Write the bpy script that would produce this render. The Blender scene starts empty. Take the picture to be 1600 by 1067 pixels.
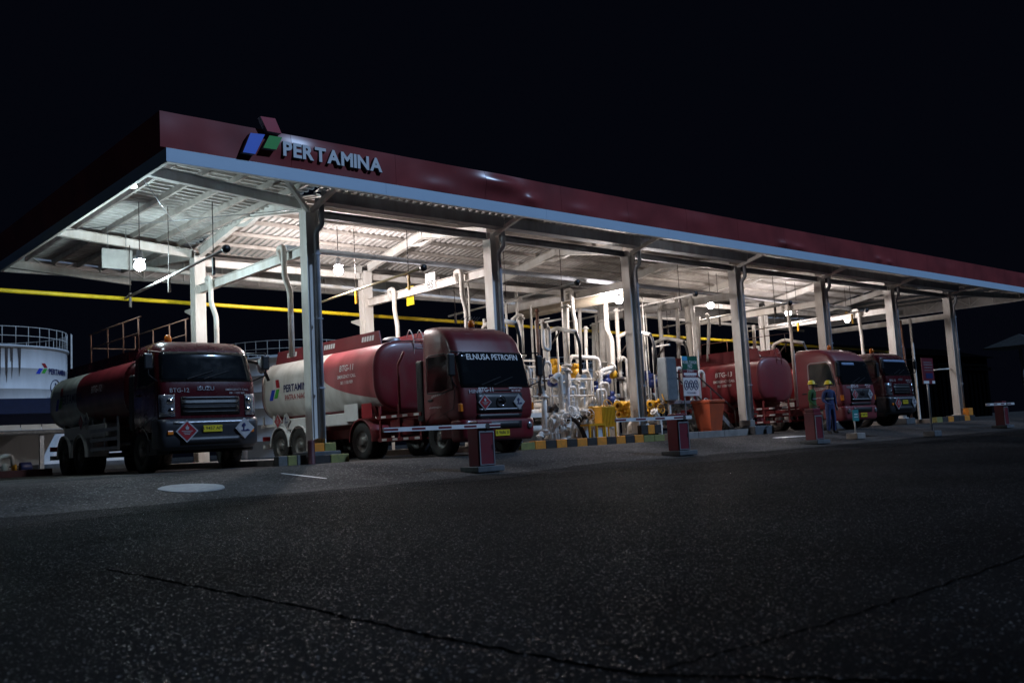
import bpy, bmesh, math, random
from mathutils import Vector, Matrix
random.seed(7)
sc = bpy.context.scene
COL = sc.collection
PI = math.pi

# ------------------------------------------------------------------ camera
CR = Vector((0.7507090787, -0.6583865563, -0.0544336434))
CU = Vector((-0.0264804673, -0.1123186929, 0.9933193324))
CF = Vector((0.6601020103, 0.7442524126, 0.1017530461))
CC = Vector((-11.78, -20.73, 0.36))
FPX = 1475.5
cam = bpy.data.cameras.new('camera')
cam.sensor_width = 36.0
cam.lens = 33.2
cam.clip_start = 0.05
cam.clip_end = 2000
cam.dof.use_dof = True
cam.dof.focus_distance = 24.0
cam.dof.aperture_fstop = 2.2
camo = bpy.data.objects.new('camera', cam)
COL.objects.link(camo)
camo.matrix_world = Matrix(((CR.x, CU.x, -CF.x, CC.x), (CR.y, CU.y, -CF.y, CC.y), (CR.z, CU.z, -CF.z, CC.z), (0, 0, 0, 1)))
sc.camera = camo

# ------------------------------------------------------------------ night sky
W = bpy.data.worlds.new('World')
sc.world = W
W.use_nodes = True
wn = W.node_tree.nodes
wl = W.node_tree.links
wn.clear()
sky = wn.new('ShaderNodeTexSky')
sky.sky_type = 'NISHITA'
sky.sun_disc = False
sky.sun_elevation = math.radians(-4)
sky.sun_rotation = math.radians(135)
tint = wn.new('ShaderNodeMix')
tint.data_type = 'RGBA'
tint.inputs[0].default_value = 0.96
tint.inputs[7].default_value = (0.0011, 0.0015, 0.0034, 1)
scl = wn.new('ShaderNodeVectorMath')
scl.operation = 'SCALE'
scl.inputs['Scale'].default_value = 0.05
bg = wn.new('ShaderNodeBackground')
bg.inputs['Strength'].default_value = 1.0
wo = wn.new('ShaderNodeOutputWorld')
wl.new(sky.outputs[0], scl.inputs[0])
wl.new(scl.outputs[0], tint.inputs[6])
wl.new(tint.outputs[2], bg.inputs[0])
wl.new(bg.outputs[0], wo.inputs[0])

# faint bluish yard light of the night, high and to the right behind the camera
sun = bpy.data.lights.new('yard_light', 'SUN')
sun.energy = 1.7
sun.color = (0.43, 0.64, 1.0)
sun.angle = math.radians(0.8)
suno = bpy.data.objects.new('yard_light', sun)
COL.objects.link(suno)
SUND = Vector((0.42, -0.62, 0.64)).normalized()      # towards the light
suno.rotation_euler = SUND.to_track_quat('Z', 'Y').to_euler()
suno.location = (0, -30, 40)

vs = sc.view_settings
vs.view_transform = 'Standard'
vs.look = 'None'
vs.exposure = 0.0
vs.gamma = 1.0
vs.use_curve_mapping = False
sc.render.engine = 'CYCLES'
sc.cycles.use_denoising = True
sc.cycles.max_bounces = 6
sc.cycles.sample_clamp_indirect = 4.0
sc.cycles.caustics_reflective = False
sc.cycles.caustics_refractive = False

# ------------------------------------------------------------------ helpers
def at(x, y, Y):
    """point on the plane of depth Y seen at photo position x, y (1600 wide)"""
    d = CF * FPX + CR * (x - 800) - CU * (y - 533.5)
    return CC + d * ((Y - CC.y) / d.y)

def atx(x, y, X):
    d = CF * FPX + CR * (x - 800) - CU * (y - 533.5)
    return CC + d * ((X - CC.x) / d.x)

def lerp(a, b, t):
    return a + (b - a) * t

def smooth(t):
    t = max(0.0, min(1.0, t))
    return t * t * (3 - 2 * t)

def gz(Y):
    """height of the pavement: level pad, then a ramp down to the road"""
    if Y > -2.4:
        return 0.0
    if Y > -6.0:
        t = (-2.4 - Y) / 3.6
        return -0.35 * (0.35 * smooth(t) + 0.65 * t)
    if Y > -18:
        return -0.35 - 0.22 * smooth((-6.0 - Y) / 12)
    return -0.57

MATS = {}
def nodes(name):
    m = bpy.data.materials.new(name)
    m.use_nodes = True
    nt = m.node_tree
    b = nt.nodes['Principled BSDF']
    return m, nt, b

def objcoord(nt, scale=(1, 1, 1)):
    tc = nt.nodes.new('ShaderNodeTexCoord')
    mp = nt.nodes.new('ShaderNodeMapping')
    mp.inputs['Scale'].default_value = scale
    nt.links.new(tc.outputs['Object'], mp.inputs['Vector'])
    return mp.outputs['Vector']

def mat(name, col, rough=0.5, metal=0.0, var=0.25, vs_=3.0, bump=0.0, bs=40.0, coat=0.0, dirt=None, dirt_amt=0.5, stretch=(1, 1, 1), emit=None, spec=0.5):
    """painted / metal surface: base colour, cloudy variation, streaky dirt, roughness breakup"""
    if name in MATS:
        return MATS[name]
    m, nt, b = nodes(name)
    n, l = nt.nodes, nt.links
    vec = objcoord(nt, stretch)
    no = n.new('ShaderNodeTexNoise')
    no.inputs['Scale'].default_value = vs_
    no.inputs['Detail'].default_value = 6
    no.inputs['Roughness'].default_value = 0.65
    l.new(vec, no.inputs['Vector'])
    cr = n.new('ShaderNodeValToRGB')
    e = cr.color_ramp.elements
    d = dirt or tuple(c * (1 - var) for c in col)
    e[0].position, e[1].position = 0.32, 0.62
    e[0].color = (*[lerp(c, dd, dirt_amt if dirt else 1.0) for c, dd in zip(col, d)], 1)
    e[1].color = (*col, 1)
    l.new(no.outputs['Fac'], cr.inputs['Fac'])
    l.new(cr.outputs['Color'], b.inputs['Base Color'])
    mr = n.new('ShaderNodeMapRange')
    mr.inputs['To Min'].default_value = min(1, rough + 0.12)
    mr.inputs['To Max'].default_value = max(0.02, rough - 0.08)
    l.new(no.outputs['Fac'], mr.inputs['Value'])
    l.new(mr.outputs['Result'], b.inputs['Roughness'])
    b.inputs['Metallic'].default_value = metal
    b.inputs['Coat Weight'].default_value = coat
    b.inputs['Coat Roughness'].default_value = 0.12
    b.inputs['Specular IOR Level'].default_value = spec
    if bump:
        nb = n.new('ShaderNodeTexNoise')
        nb.inputs['Scale'].default_value = bs
        nb.inputs['Detail'].default_value = 4
        l.new(vec, nb.inputs['Vector'])
        bp = n.new('ShaderNodeBump')
        bp.inputs['Strength'].default_value = bump
        bp.inputs['Distance'].default_value = 0.02
        l.new(nb.outputs['Fac'], bp.inputs['Height'])
        l.new(bp.outputs['Normal'], b.inputs['Normal'])
    if emit:
        b.inputs['Emission Color'].default_value = (*emit[0], 1)
        b.inputs['Emission Strength'].default_value = emit[1]
    MATS[name] = m
    return m

class MB:
    """collects faces of one mesh"""
    def __init__(s):
        s.v, s.f, s.mi, s.sm = [], [], [], []
    def add(s, vs, fs, mi=0, sm=False):
        o = len(s.v)
        s.v.extend([tuple(p) for p in vs])
        for f in fs:
            s.f.append(tuple(i + o for i in f))
            s.mi.append(mi)
            s.sm.append(sm)
        return s
    def box(s, a, b, mi=0):
        x0, y0, z0 = [min(p, q) for p, q in zip(a, b)]
        x1, y1, z1 = [max(p, q) for p, q in zip(a, b)]
        vs = [(x0, y0, z0), (x1, y0, z0), (x1, y1, z0), (x0, y1, z0), (x0, y0, z1), (x1, y0, z1), (x1, y1, z1), (x0, y1, z1)]
        return s.add(vs, [(0, 3, 2, 1), (4, 5, 6, 7), (0, 1, 5, 4), (1, 2, 6, 5), (2, 3, 7, 6), (3, 0, 4, 7)], mi)
    def cbox(s, a, b, c=0.02, mi=0):
        """box with chamfered vertical and horizontal edges"""
        x0, y0, z0 = [min(p, q) for p, q in zip(a, b)]
        x1, y1, z1 = [max(p, q) for p, q in zip(a, b)]
        c = min(c, (x1 - x0) / 2.1, (y1 - y0) / 2.1, (z1 - z0) / 2.1)
        bm = bmesh.new()
        bmesh.ops.create_cube(bm, size=1)
        for v in bm.verts:
            v.co = Vector((lerp(x0, x1, v.co.x + .5), lerp(y0, y1, v.co.y + .5), lerp(z0, z1, v.co.z + .5)))
        bmesh.ops.bevel(bm, geom=bm.edges[:], offset=c, segments=2, affect='EDGES', profile=0.5)
        bm.verts.index_update()
        s.add([v.co[:] for v in bm.verts], [tuple(v.index for v in f.verts) for f in bm.faces], mi)
        bm.free()
        return s
    def bar(s, p, q, w, h, up=(0, 0, 1), mi=0):
        """rectangular bar from p to q"""
        p, q = Vector(p), Vector(q)
        d = (q - p).normalized()
        u = Vector(up)
        if abs(d.dot(u)) > 0.98:
            u = Vector((0, 1, 0))
        sd = d.cross(u).normalized()
        u = sd.cross(d).normalized()
        vs = []
        for c in (p, q):
            for a, b in ((-1, -1), (1, -1), (1, 1), (-1, 1)):
                vs.append(c + sd * (a * w / 2) + u * (b * h / 2))
        return s.add(vs, [(3, 2, 1, 0), (4, 5, 6, 7), (0, 1, 5, 4), (1, 2, 6, 5), (2, 3, 7, 6), (3, 0, 4, 7)], mi)
    def cyl(s, p, q, r, r2=None, n=12, mi=0, cap=True):
        p, q = Vector(p), Vector(q)
        r2 = r if r2 is None else r2
        d = (q - p).normalized()
        u = Vector((0, 0, 1)) if abs(d.z) < 0.9 else Vector((1, 0, 0))
        a = d.cross(u).normalized()
        b = d.cross(a)
        vs = []
        for c, rr in ((p, r), (q, r2)):
            for i in range(n):
                t = 2 * PI * i / n
                vs.append(c + a * (rr * math.cos(t)) + b * (rr * math.sin(t)))
        fs = [(i, (i + 1) % n, n + (i + 1) % n, n + i) for i in range(n)]
        s.add(vs, fs, mi, True)
        if cap:
            s.add(vs, [tuple(range(n))[::-1], tuple(range(n, 2 * n))], mi)
        return s
    def tube(s, pts, r, n=10, fil=None, mi=0, cap=True):
        """round pipe along pts with rounded bends"""
        pts = [Vector(p) for p in pts]
        fil = r * 2.2 if fil is None else fil
        path = [pts[0]]
        for i in range(1, len(pts) - 1):
            a, b, c = pts[i - 1], pts[i], pts[i + 1]
            d1, d2 = (a - b), (c - b)
            f = min(fil, d1.length * .48, d2.length * .48)
            if f < 1e-4:
                path.append(b)
                continue
            p1, p2 = b + d1.normalized() * f, b + d2.normalized() * f
            for k in range(5):
                t = k / 4
                path.append(p1 * (1 - t) ** 2 + b * (2 * t * (1 - t)) + p2 * t * t)
        path.append(pts[-1])
        vs = []
        N = len(path)
        a = None
        for i in range(N):
            d = (path[min(i + 1, N - 1)] - path[max(i - 1, 0)]).normalized()
            if a is None:
                u = Vector((0, 0, 1)) if abs(d.z) < 0.9 else Vector((1, 0, 0))
                a = d.cross(u).normalized()
            else:
                a = (a - d * a.dot(d)).normalized()
            b = d.cross(a)
            for k in range(n):
                t = 2 * PI * k / n
                vs.append(path[i] + a * (r * math.cos(t)) + b * (r * math.sin(t)))
        fs = []
        for i in range(N - 1):
            for k in range(n):
                fs.append((i * n + k, i * n + (k + 1) % n, (i + 1) * n + (k + 1) % n, (i + 1) * n + k))
        s.add(vs, fs, mi, True)
        if cap:
            s.add(vs, [tuple(range(n))[::-1], tuple(range((N - 1) * n, N * n))], mi)
        return s
    def lathe(s, prof, c=(0, 0, 0), axis='z', n=24, mi=0, a0=0.0, a1=2 * PI, sm=True):
        """prof: list of (radius, height along axis)"""
        c = Vector(c)
        full = abs(a1 - a0 - 2 * PI) < 1e-6
        m = n if full else n + 1
        vs = []
        for r, h in prof:
            for i in range(m):
                t = a0 + (a1 - a0) * i / n
                x, y = r * math.cos(t), r * math.sin(t)
                vs.append(c + Vector({'z': (x, y, h), 'x': (h, x, y), 'y': (x, h, y)}[axis]))
        fs = []
        for j in range(len(prof) - 1):
            for i in range(n):
                k = (i + 1) % m
                fs.append((j * m + i, j * m + k, (j + 1) * m + k, (j + 1) * m + i))
        return s.add(vs, fs, mi, sm)
    def prism(s, poly, h0, h1, plane='xz', mi=0):
        """extrude polygon; plane gives the polygon's axes, the third axis is extruded"""
        def mk(p, h):
            return {'xz': (p[0], h, p[1]), 'xy': (p[0], p[1], h), 'yz': (h, p[0], p[1])}[plane]
        n = len(poly)
        vs = [mk(p, h0) for p in poly] + [mk(p, h1) for p in poly]
        fs = [tuple(range(n)), tuple(range(n, 2 * n))[::-1]]
        fs += [(i, n + i, n + (i + 1) % n, (i + 1) % n) for i in range(n)]
        return s.add(vs, fs, mi)
    def mesh(s, name, mats):
        me = bpy.data.meshes.new(name)
        me.from_pydata(s.v, [], s.f)
        mats = mats if isinstance(mats, (list, tuple)) else [mats]
        for m in mats:
            me.materials.append(m)
        me.polygons.foreach_set('material_index', s.mi)
        me.polygons.foreach_set('use_smooth', s.sm)
        bm = bmesh.new()
        bm.from_mesh(me)
        bmesh.ops.remove_doubles(bm, verts=bm.verts[:], dist=1e-5)
        bmesh.ops.recalc_face_normals(bm, faces=bm.faces[:])
        bm.to_mesh(me)
        bm.free()
        return me
    def build(s, name, mats, parent=None):
        o = bpy.data.objects.new(name, s.mesh(name, mats))
        COL.objects.link(o)
        o.parent = parent
        return o

def link(name, me, parent=None, loc=(0, 0, 0), rot=(0, 0, 0)):
    o = bpy.data.objects.new(name, me)
    COL.objects.link(o)
    o.parent = parent
    o.location = loc
    o.rotation_euler = rot
    return o

def thing(name, label, cat, loc=(0, 0, 0), rz=0.0, group=None):
    o = bpy.data.objects.new(name, None)
    o.empty_display_size = 0.2
    COL.objects.link(o)
    o.location = loc
    o.rotation_euler = (0, 0, rz)
    return tag(o, label, cat, group)

def tag(o, label, cat, group=None):
    o['label'] = label
    o['category'] = cat
    if group:
        o['group'] = group
    return o

def struct(o):
    o['kind'] = 'structure'
    return o

_txt = {}
def text_geo(body, size=1.0, bold=0.0, shear=0.0, align='CENTER', depth=0.0):
    """letters as mesh in the xz plane, baseline at z=0; returns verts, faces"""
    k = (body, bold, shear, align)
    if k not in _txt:
        c = bpy.data.curves.new('t', 'FONT')
        c.body = body
        c.size = 1.0
        c.offset = bold
        c.shear = shear
        c.align_x = align
        c.resolution_u = 3
        o = bpy.data.objects.new('t', c)
        COL.objects.link(o)
        dg = bpy.context.evaluated_depsgraph_get()
        me = o.evaluated_get(dg).to_mesh()
        _txt[k] = ([v.co.copy() for v in me.vertices], [tuple(p.vertices) for p in me.polygons])
        o.evaluated_get(dg).to_mesh_clear()
        bpy.data.objects.remove(o)
        bpy.data.curves.remove(c)
    v, f = _txt[k]
    return [(p.x * size, p.y * size) for p in v], f

def add_text(mb, body, size, fn, bold=0.02, shear=0.0, mi=0, sx=1.0, align='CENTER'):
    """fn maps text plane (u, v) to a point"""
    v, f = text_geo(body, size, bold, shear, align)
    mb.add([fn(a * sx, b) for a, b in v], f, mi)

# ------------------------------------------------------------------ materials
M = {}
M['white_steel'] = mat('white_steel', (0.74, 0.73, 0.70), 0.6, spec=0.3, dirt=(0.42, 0.36, 0.30), dirt_amt=0.6, vs_=2.2, stretch=(1, 1, 0.25))
M['white_pipe'] = mat('white_pipe', (0.76, 0.75, 0.71), 0.62, spec=0.25, dirt=(0.50, 0.44, 0.37), dirt_amt=0.6, vs_=3.5)
M['grey_steel'] = mat('grey_steel', (0.34, 0.36, 0.38), 0.5, dirt=(0.16, 0.14, 0.13), dirt_amt=0.6, vs_=2.0, stretch=(1, 1, 0.3))
M['pvc_grey'] = mat('pvc_grey', (0.42, 0.45, 0.50), 0.4, var=0.3)
M['roof_sheet'] = mat('roof_sheet', (0.62, 0.60, 0.58), 0.5, dirt=(0.22, 0.19, 0.17), dirt_amt=0.7, vs_=0.9, metal=0.0)
M['purlin'] = mat('purlin', (0.42, 0.39, 0.36), 0.55, dirt=(0.18, 0.15, 0.13), dirt_amt=0.6)
M['red_fascia'] = None
M['blue_strip'] = mat('blue_strip', (0.52, 0.68, 0.84), 0.45, dirt=(0.40, 0.53, 0.68), dirt_amt=0.35, vs_=0.8, stretch=(1, 1, 3))
M['yellow'] = mat('yellow_paint', (0.72, 0.37, 0.015), 0.4, var=0.2)
M['kerb_yellow'] = mat('kerb_yellow', (0.80, 0.27, 0.012), 0.7, dirt=(0.22, 0.14, 0.05), dirt_amt=0.5, vs_=6, bump=0.3)
M['kerb_black'] = mat('kerb_black', (0.014, 0.013, 0.013), 0.75, dirt=(0.06, 0.05, 0.04), dirt_amt=0.5, vs_=6, bump=0.3)
M['kerb_old'] = mat('kerb_old_yellow', (0.24, 0.24, 0.07), 0.8, dirt=(0.10, 0.10, 0.06), dirt_amt=0.6, vs_=6, bump=0.3)
M['kerb_grey'] = mat('kerb_grey', (0.13, 0.135, 0.13), 0.8, dirt=(0.06, 0.06, 0.055), dirt_amt=0.6, vs_=6, bump=0.3)
M['concrete'] = mat('concrete', (0.26, 0.24, 0.22), 0.85, dirt=(0.12, 0.11, 0.10), dirt_amt=0.6, vs_=3, bump=0.4, bs=30)
M['dark_concrete'] = mat('dark_concrete', (0.10, 0.11, 0.12), 0.85, dirt=(0.04, 0.045, 0.05), dirt_amt=0.6, vs_=4, bump=0.4, bs=30)
M['truck_red'] = mat('truck_red', (0.15, 0.011, 0.018), 0.36, dirt=(0.13, 0.04, 0.036), dirt_amt=0.7, vs_=2.2, coat=0.25, stretch=(1, 1, .5))
M['truck_dark'] = mat('truck_dark_red', (0.065, 0.005, 0.009), 0.25, dirt=(0.06, 0.012, 0.014), dirt_amt=0.55, vs_=2.5, coat=0.5)
M['truck_red_worn'] = mat('truck_red_worn', (0.20, 0.026, 0.035), 0.45, dirt=(0.15, 0.045, 0.045), dirt_amt=0.6, vs_=1.6, coat=0.15)
M['chassis_red'] = mat('chassis_red', (0.22, 0.015, 0.02), 0.5, dirt=(0.06, 0.02, 0.018), dirt_amt=0.7, vs_=5)
M['black_plastic'] = mat('black_plastic', (0.014, 0.014, 0.016), 0.45, var=0.3)
M['dark_grey_plastic'] = mat('dark_grey_plastic', (0.030, 0.032, 0.037), 0.4, var=0.3)
M['chassis_black'] = mat('chassis_black', (0.012, 0.012, 0.012), 0.7, dirt=(0.035, 0.03, 0.026), dirt_amt=0.8, vs_=6)
M['rubber'] = mat('rubber', (0.018, 0.018, 0.019), 0.78, dirt=(0.055, 0.05, 0.045), dirt_amt=0.6, vs_=5)
M['rim'] = mat('rim', (0.20, 0.195, 0.19), 0.5, dirt=(0.07, 0.06, 0.05), dirt_amt=0.8, vs_=7, metal=0.4)
M['glass'] = mat('cab_glass', (0.006, 0.008, 0.010), 0.05, var=0.2, spec=0.7)
M['chrome'] = mat('chrome', (0.75, 0.76, 0.78), 0.12, metal=1.0, var=0.1)
M['lens'] = mat('lamp_lens', (0.55, 0.57, 0.62), 0.08, metal=0.75, var=0.5, vs_=22)
M['amber'] = mat('amber_lens', (0.75, 0.20, 0.02), 0.2, var=0.2)
M['white_paint'] = mat('white_paint', (0.74, 0.74, 0.73), 0.45, var=0.15)
M['white_print'] = mat('white_print', (0.80, 0.80, 0.80), 0.5, var=0.1)
M['navy_print'] = mat('navy_print', (0.012, 0.02, 0.10), 0.5, var=0.1)
M['black_print'] = mat('black_print', (0.012, 0.012, 0.014), 0.5, var=0.1)
M['print_red'] = mat('print_red', (0.34, 0.016, 0.024), 0.45, var=0.15)
M['print_blue'] = mat('print_blue', (0.02, 0.06, 0.55), 0.45, var=0.15)
M['print_green'] = mat('print_green', (0.06, 0.42, 0.05), 0.45, var=0.15)
M['plate_yellow'] = mat('plate_yellow', (0.70, 0.55, 0.02), 0.45, var=0.15)
M['silver'] = mat('silver_paint', (0.42, 0.43, 0.45), 0.4, metal=0.5, var=0.25)
M['letter_white'] = mat('letter_white', (0.70, 0.74, 0.78), 0.4, var=0.12)
M['sign_blue'] = mat('sign_blue', (0.08, 0.20, 0.85), 0.4, var=0.1)
M['sign_green'] = mat('sign_green', (0.02, 0.36, 0.05), 0.4, var=0.1)
M['sign_red'] = mat('sign_red', (0.42, 0.02, 0.05), 0.4, var=0.1)
M['sign_side'] = mat('sign_side', (0.22, 0.22, 0.24), 0.5, var=0.2)
M['maroon'] = mat('maroon', (0.15, 0.012, 0.022), 0.45, dirt=(0.10, 0.02, 0.03), dirt_amt=0.5, vs_=4)
M['dark_maroon'] = mat('dark_maroon', (0.07, 0.008, 0.014), 0.6, dirt=(0.03, 0.01, 0.012), dirt_amt=0.6, vs_=4)
M['galv'] = mat('galvanised', (0.40, 0.42, 0.45), 0.35, metal=0.6, var=0.4, vs_=8)
M['orange_bin'] = mat('orange_plastic', (0.46, 0.075, 0.02), 0.55, dirt=(0.24, 0.05, 0.025), dirt_amt=0.5)
M['blue_meter'] = mat('blue_meter', (0.015, 0.03, 0.14), 0.4, var=0.3)
M['rust'] = mat('rusty_steel', (0.16, 0.075, 0.045), 0.7, dirt=(0.06, 0.03, 0.025), dirt_amt=0.8, vs_=8)
M['dark_steel'] = mat('dark_steel', (0.035, 0.03, 0.03), 0.6, dirt=(0.09, 0.06, 0.045), dirt_amt=0.6, vs_=7)
M['storage_white'] = mat('storage_white', (0.66, 0.68, 0.69), 0.5, dirt=(0.48, 0.49, 0.49), dirt_amt=0.7, vs_=1.0, stretch=(1, 1, 0.2))
M['teal'] = mat('teal_board', (0.03, 0.22, 0.22), 0.5, var=0.2)
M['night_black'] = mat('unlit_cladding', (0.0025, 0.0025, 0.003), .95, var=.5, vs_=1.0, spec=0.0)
M['navy_roof'] = mat('navy_roof', (0.008, 0.013, 0.042), 0.7, var=0.3)

def fascia_mat():
    m, nt, b = nodes('red_fascia')
    n, l = nt.nodes, nt.links
    vec = objcoord(nt)
    no = n.new('ShaderNodeTexNoise')
    no.inputs['Scale'].default_value = 0.9
    no.inputs['Detail'].default_value = 5
    l.new(vec, no.inputs['Vector'])
    cr = n.new('ShaderNodeValToRGB')
    cr.color_ramp.elements[0].color = (0.19, 0.040, 0.042, 1)
    cr.color_ramp.elements[1].color = (0.29, 0.055, 0.056, 1)
    cr.color_ramp.elements[0].position, cr.color_ramp.elements[1].position = 0.3, 0.65
    l.new(no.outputs['Fac'], cr.inputs['Fac'])
    l.new(cr.outputs['Color'], b.inputs['Base Color'])
    b.inputs['Roughness'].default_value = 0.27
    nb = n.new('ShaderNodeTexNoise')
    nb.inputs['Scale'].default_value = 0.55
    nb.inputs['Detail'].default_value = 1.5
    l.new(vec, nb.inputs['Vector'])
    bp = n.new('ShaderNodeBump')
    bp.inputs['Strength'].default_value = 1.0
    bp.inputs['Distance'].default_value = 0.10
    l.new(nb.outputs['Fac'], bp.inputs['Height'])
    l.new(bp.outputs['Normal'], b.inputs['Normal'])
    return m
M['red_fascia'] = fascia_mat()

def asphalt_mat(name, base, stone, frac, scale, gloss, bump, spec_lo=0.05, spec_hi=0.9, gfrac=0.1):
    """aggregate in binder: pale stones, glossy stones that glint, broad worn and oily patches"""
    m, nt, b = nodes(name)
    n, l = nt.nodes, nt.links
    vec = objcoord(nt)
    vo = n.new('ShaderNodeTexVoronoi')
    vo.inputs['Scale'].default_value = scale
    l.new(vec, vo.inputs['Vector'])
    sep = n.new('ShaderNodeSeparateColor')
    l.new(vo.outputs['Color'], sep.inputs[0])
    def noise(sc_, det, dist=0.0):
        q = n.new('ShaderNodeTexNoise')
        q.inputs['Scale'].default_value = sc_
        q.inputs['Detail'].default_value = det
        q.inputs['Distortion'].default_value = dist
        l.new(vec, q.inputs['Vector'])
        return q.outputs['Fac']
    def ramp(f, p0, c0, p1, c1):
        q = n.new('ShaderNodeValToRGB')
        e = q.color_ramp.elements
        e[0].position, e[0].color = p0, (*c0, 1)
        e[1].position, e[1].color = p1, (*c1, 1)
        l.new(f, q.inputs['Fac'])
        return q.outputs['Color']
    def mult(a, c, f=1.0):
        q = n.new('ShaderNodeMix')
        q.data_type = 'RGBA'
        q.blend_type = 'MULTIPLY'
        q.inputs[0].default_value = f
        l.new(a, q.inputs[6])
        l.new(c, q.inputs[7])
        return q.outputs[2]
    col = ramp(sep.outputs[0], 1 - frac, base, 1.0, stone)
    col = mult(col, ramp(noise(0.33, 5), 0.36, (0.30, 0.30, 0.31), 0.66, (1.15, 1.12, 1.08)), 0.9)
    col = mult(col, ramp(noise(1.7, 3, 0.6), 0.60, (1, 1, 1), 0.72, (0.40, 0.40, 0.42)), 0.8)
    l.new(col, b.inputs['Base Color'])
    def rng(v, f0, f1, t0, t1):
        q = n.new('ShaderNodeMapRange')
        q.inputs['From Min'].default_value, q.inputs['From Max'].default_value = f0, f1
        q.inputs['To Min'].default_value, q.inputs['To Max'].default_value = t0, t1
        l.new(v, q.inputs['Value'])
        return q.outputs['Result']
    l.new(rng(sep.outputs[1], 1 - gfrac, 1 - gfrac * .6, 1.0, gloss), b.inputs['Roughness'])
    l.new(rng(sep.outputs[1], 1 - gfrac, 1 - gfrac * .6, spec_lo, spec_hi), b.inputs['Specular IOR Level'])
    inv = n.new('ShaderNodeMath')
    inv.operation = 'MULTIPLY_ADD'
    inv.inputs[1].default_value = -0.9
    l.new(vo.outputs['Distance'], inv.inputs[0])
    l.new(sep.outputs[2], inv.inputs[2])
    bp = n.new('ShaderNodeBump')
    bp.inputs['Strength'].default_value = bump
    bp.inputs['Distance'].default_value = 0.6 / scale
    l.new(inv.outputs[0], bp.inputs['Height'])
    l.new(bp.outputs['Normal'], b.inputs['Normal'])
    return m
M['asphalt'] = asphalt_mat('asphalt', (0.0095, 0.0095, 0.010), (0.42, 0.40, 0.38), 0.022, 100.0, 0.26, 0.9, spec_hi=1.0, gfrac=0.06)
M['edge_asphalt'] = asphalt_mat('edge_asphalt', (0.022, 0.0215, 0.021), (0.30, 0.28, 0.27), 0.05, 90.0, 0.4, 0.6, spec_hi=0.5, gfrac=0.05)
M['apron'] = asphalt_mat('apron_concrete', (0.066, 0.062, 0.059), (0.13, 0.12, 0.115), 0.3, 40.0, 0.5, 0.25, spec_lo=0.12, spec_hi=0.3)
M['tar'] = mat('tar', (0.0015, 0.0015, 0.0015), 0.95, var=0.3, spec=0.0)
M['pale_disc'] = mat('pale_cover', (0.34, 0.36, 0.36), 0.8, dirt=(0.2, 0.2, 0.2), dirt_amt=0.6, vs_=9, bump=0.4)

def tank_mat(name, yb, zm, H, a, band, red=(0.30, 0.016, 0.024), white=(0.62, 0.63, 0.60)):
    """two-colour livery: white behind a curve that sweeps forward near the belly, red band below"""
    m, nt, b = nodes(name)
    n, l = nt.nodes, nt.links
    tc = n.new('ShaderNodeTexCoord')
    sp = n.new('ShaderNodeSeparateXYZ')
    l.new(tc.outputs['Object'], sp.inputs[0])
    def mth(op, i0, i1=None, c0=None, c1=None):
        q = n.new('ShaderNodeMath')
        q.operation = op
        if i0 is not None:
            l.new(i0, q.inputs[0])
        else:
            q.inputs[0].default_value = c0
        if i1 is not None:
            l.new(i1, q.inputs[1])
        elif c1 is not None:
            q.inputs[1].default_value = c1
        return q.outputs[0]
    t = mth('SUBTRACT', None, sp.outputs[2], c0=zm)
    t = mth('DIVIDE', t, c1=H)
    t = mth('MAXIMUM', t, c1=0.0)
    t3 = mth('POWER', t, c1=2.4)
    t3 = mth('MULTIPLY', t3, c1=a)
    e = mth('ADD', sp.outputs[1], t3)
    wmask = mth('GREATER_THAN', e, c1=yb)
    bandm = mth('GREATER_THAN', sp.outputs[2], c1=band)
    topm = mth('LESS_THAN', sp.outputs[2], c1=zm + 0.98)
    wmask = mth('MULTIPLY', wmask, bandm)
    wmask = mth('MULTIPLY', wmask, topm)
    no = n.new('ShaderNodeTexNoise')
    no.inputs['Scale'].default_value = 1.8
    no.inputs['Detail'].default_value = 6
    mp = n.new('ShaderNodeMapping')
    mp.inputs['Scale'].default_value = (1, 1, 0.35)
    l.new(tc.outputs['Object'], mp.inputs['Vector'])
    l.new(mp.outputs['Vector'], no.inputs['Vector'])
    mx = n.new('ShaderNodeMix')
    mx.data_type = 'RGBA'
    mx.inputs[6].default_value = (*red, 1)
    mx.inputs[7].default_value = (*white, 1)
    l.new(wmask, mx.inputs[0])
    mu = n.new('ShaderNodeMix')
    mu.data_type = 'RGBA'
    mu.blend_type = 'MULTIPLY'
    mu.inputs[0].default_value = 0.8
    rr = n.new('ShaderNodeValToRGB')
    rr.color_ramp.elements[0].position, rr.color_ramp.elements[0].color = 0.3, (0.5, 0.47, 0.43, 1)
    rr.color_ramp.elements[1].position, rr.color_ramp.elements[1].color = 0.62, (1, 1, 1, 1)
    l.new(no.outputs['Fac'], rr.inputs['Fac'])
    l.new(mx.outputs[2], mu.inputs[6])
    l.new(rr.outputs['Color'], mu.inputs[7])
    l.new(mu.outputs[2], b.inputs['Base Color'])
    mr = n.new('ShaderNodeMapRange')
    mr.inputs['To Min'].default_value = 0.5
    mr.inputs['To Max'].default_value = 0.28
    l.new(no.outputs['Fac'], mr.inputs['Value'])
    l.new(mr.outputs['Result'], b.inputs['Roughness'])
    b.inputs['Coat Weight'].default_value = 0.25
    return m

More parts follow.
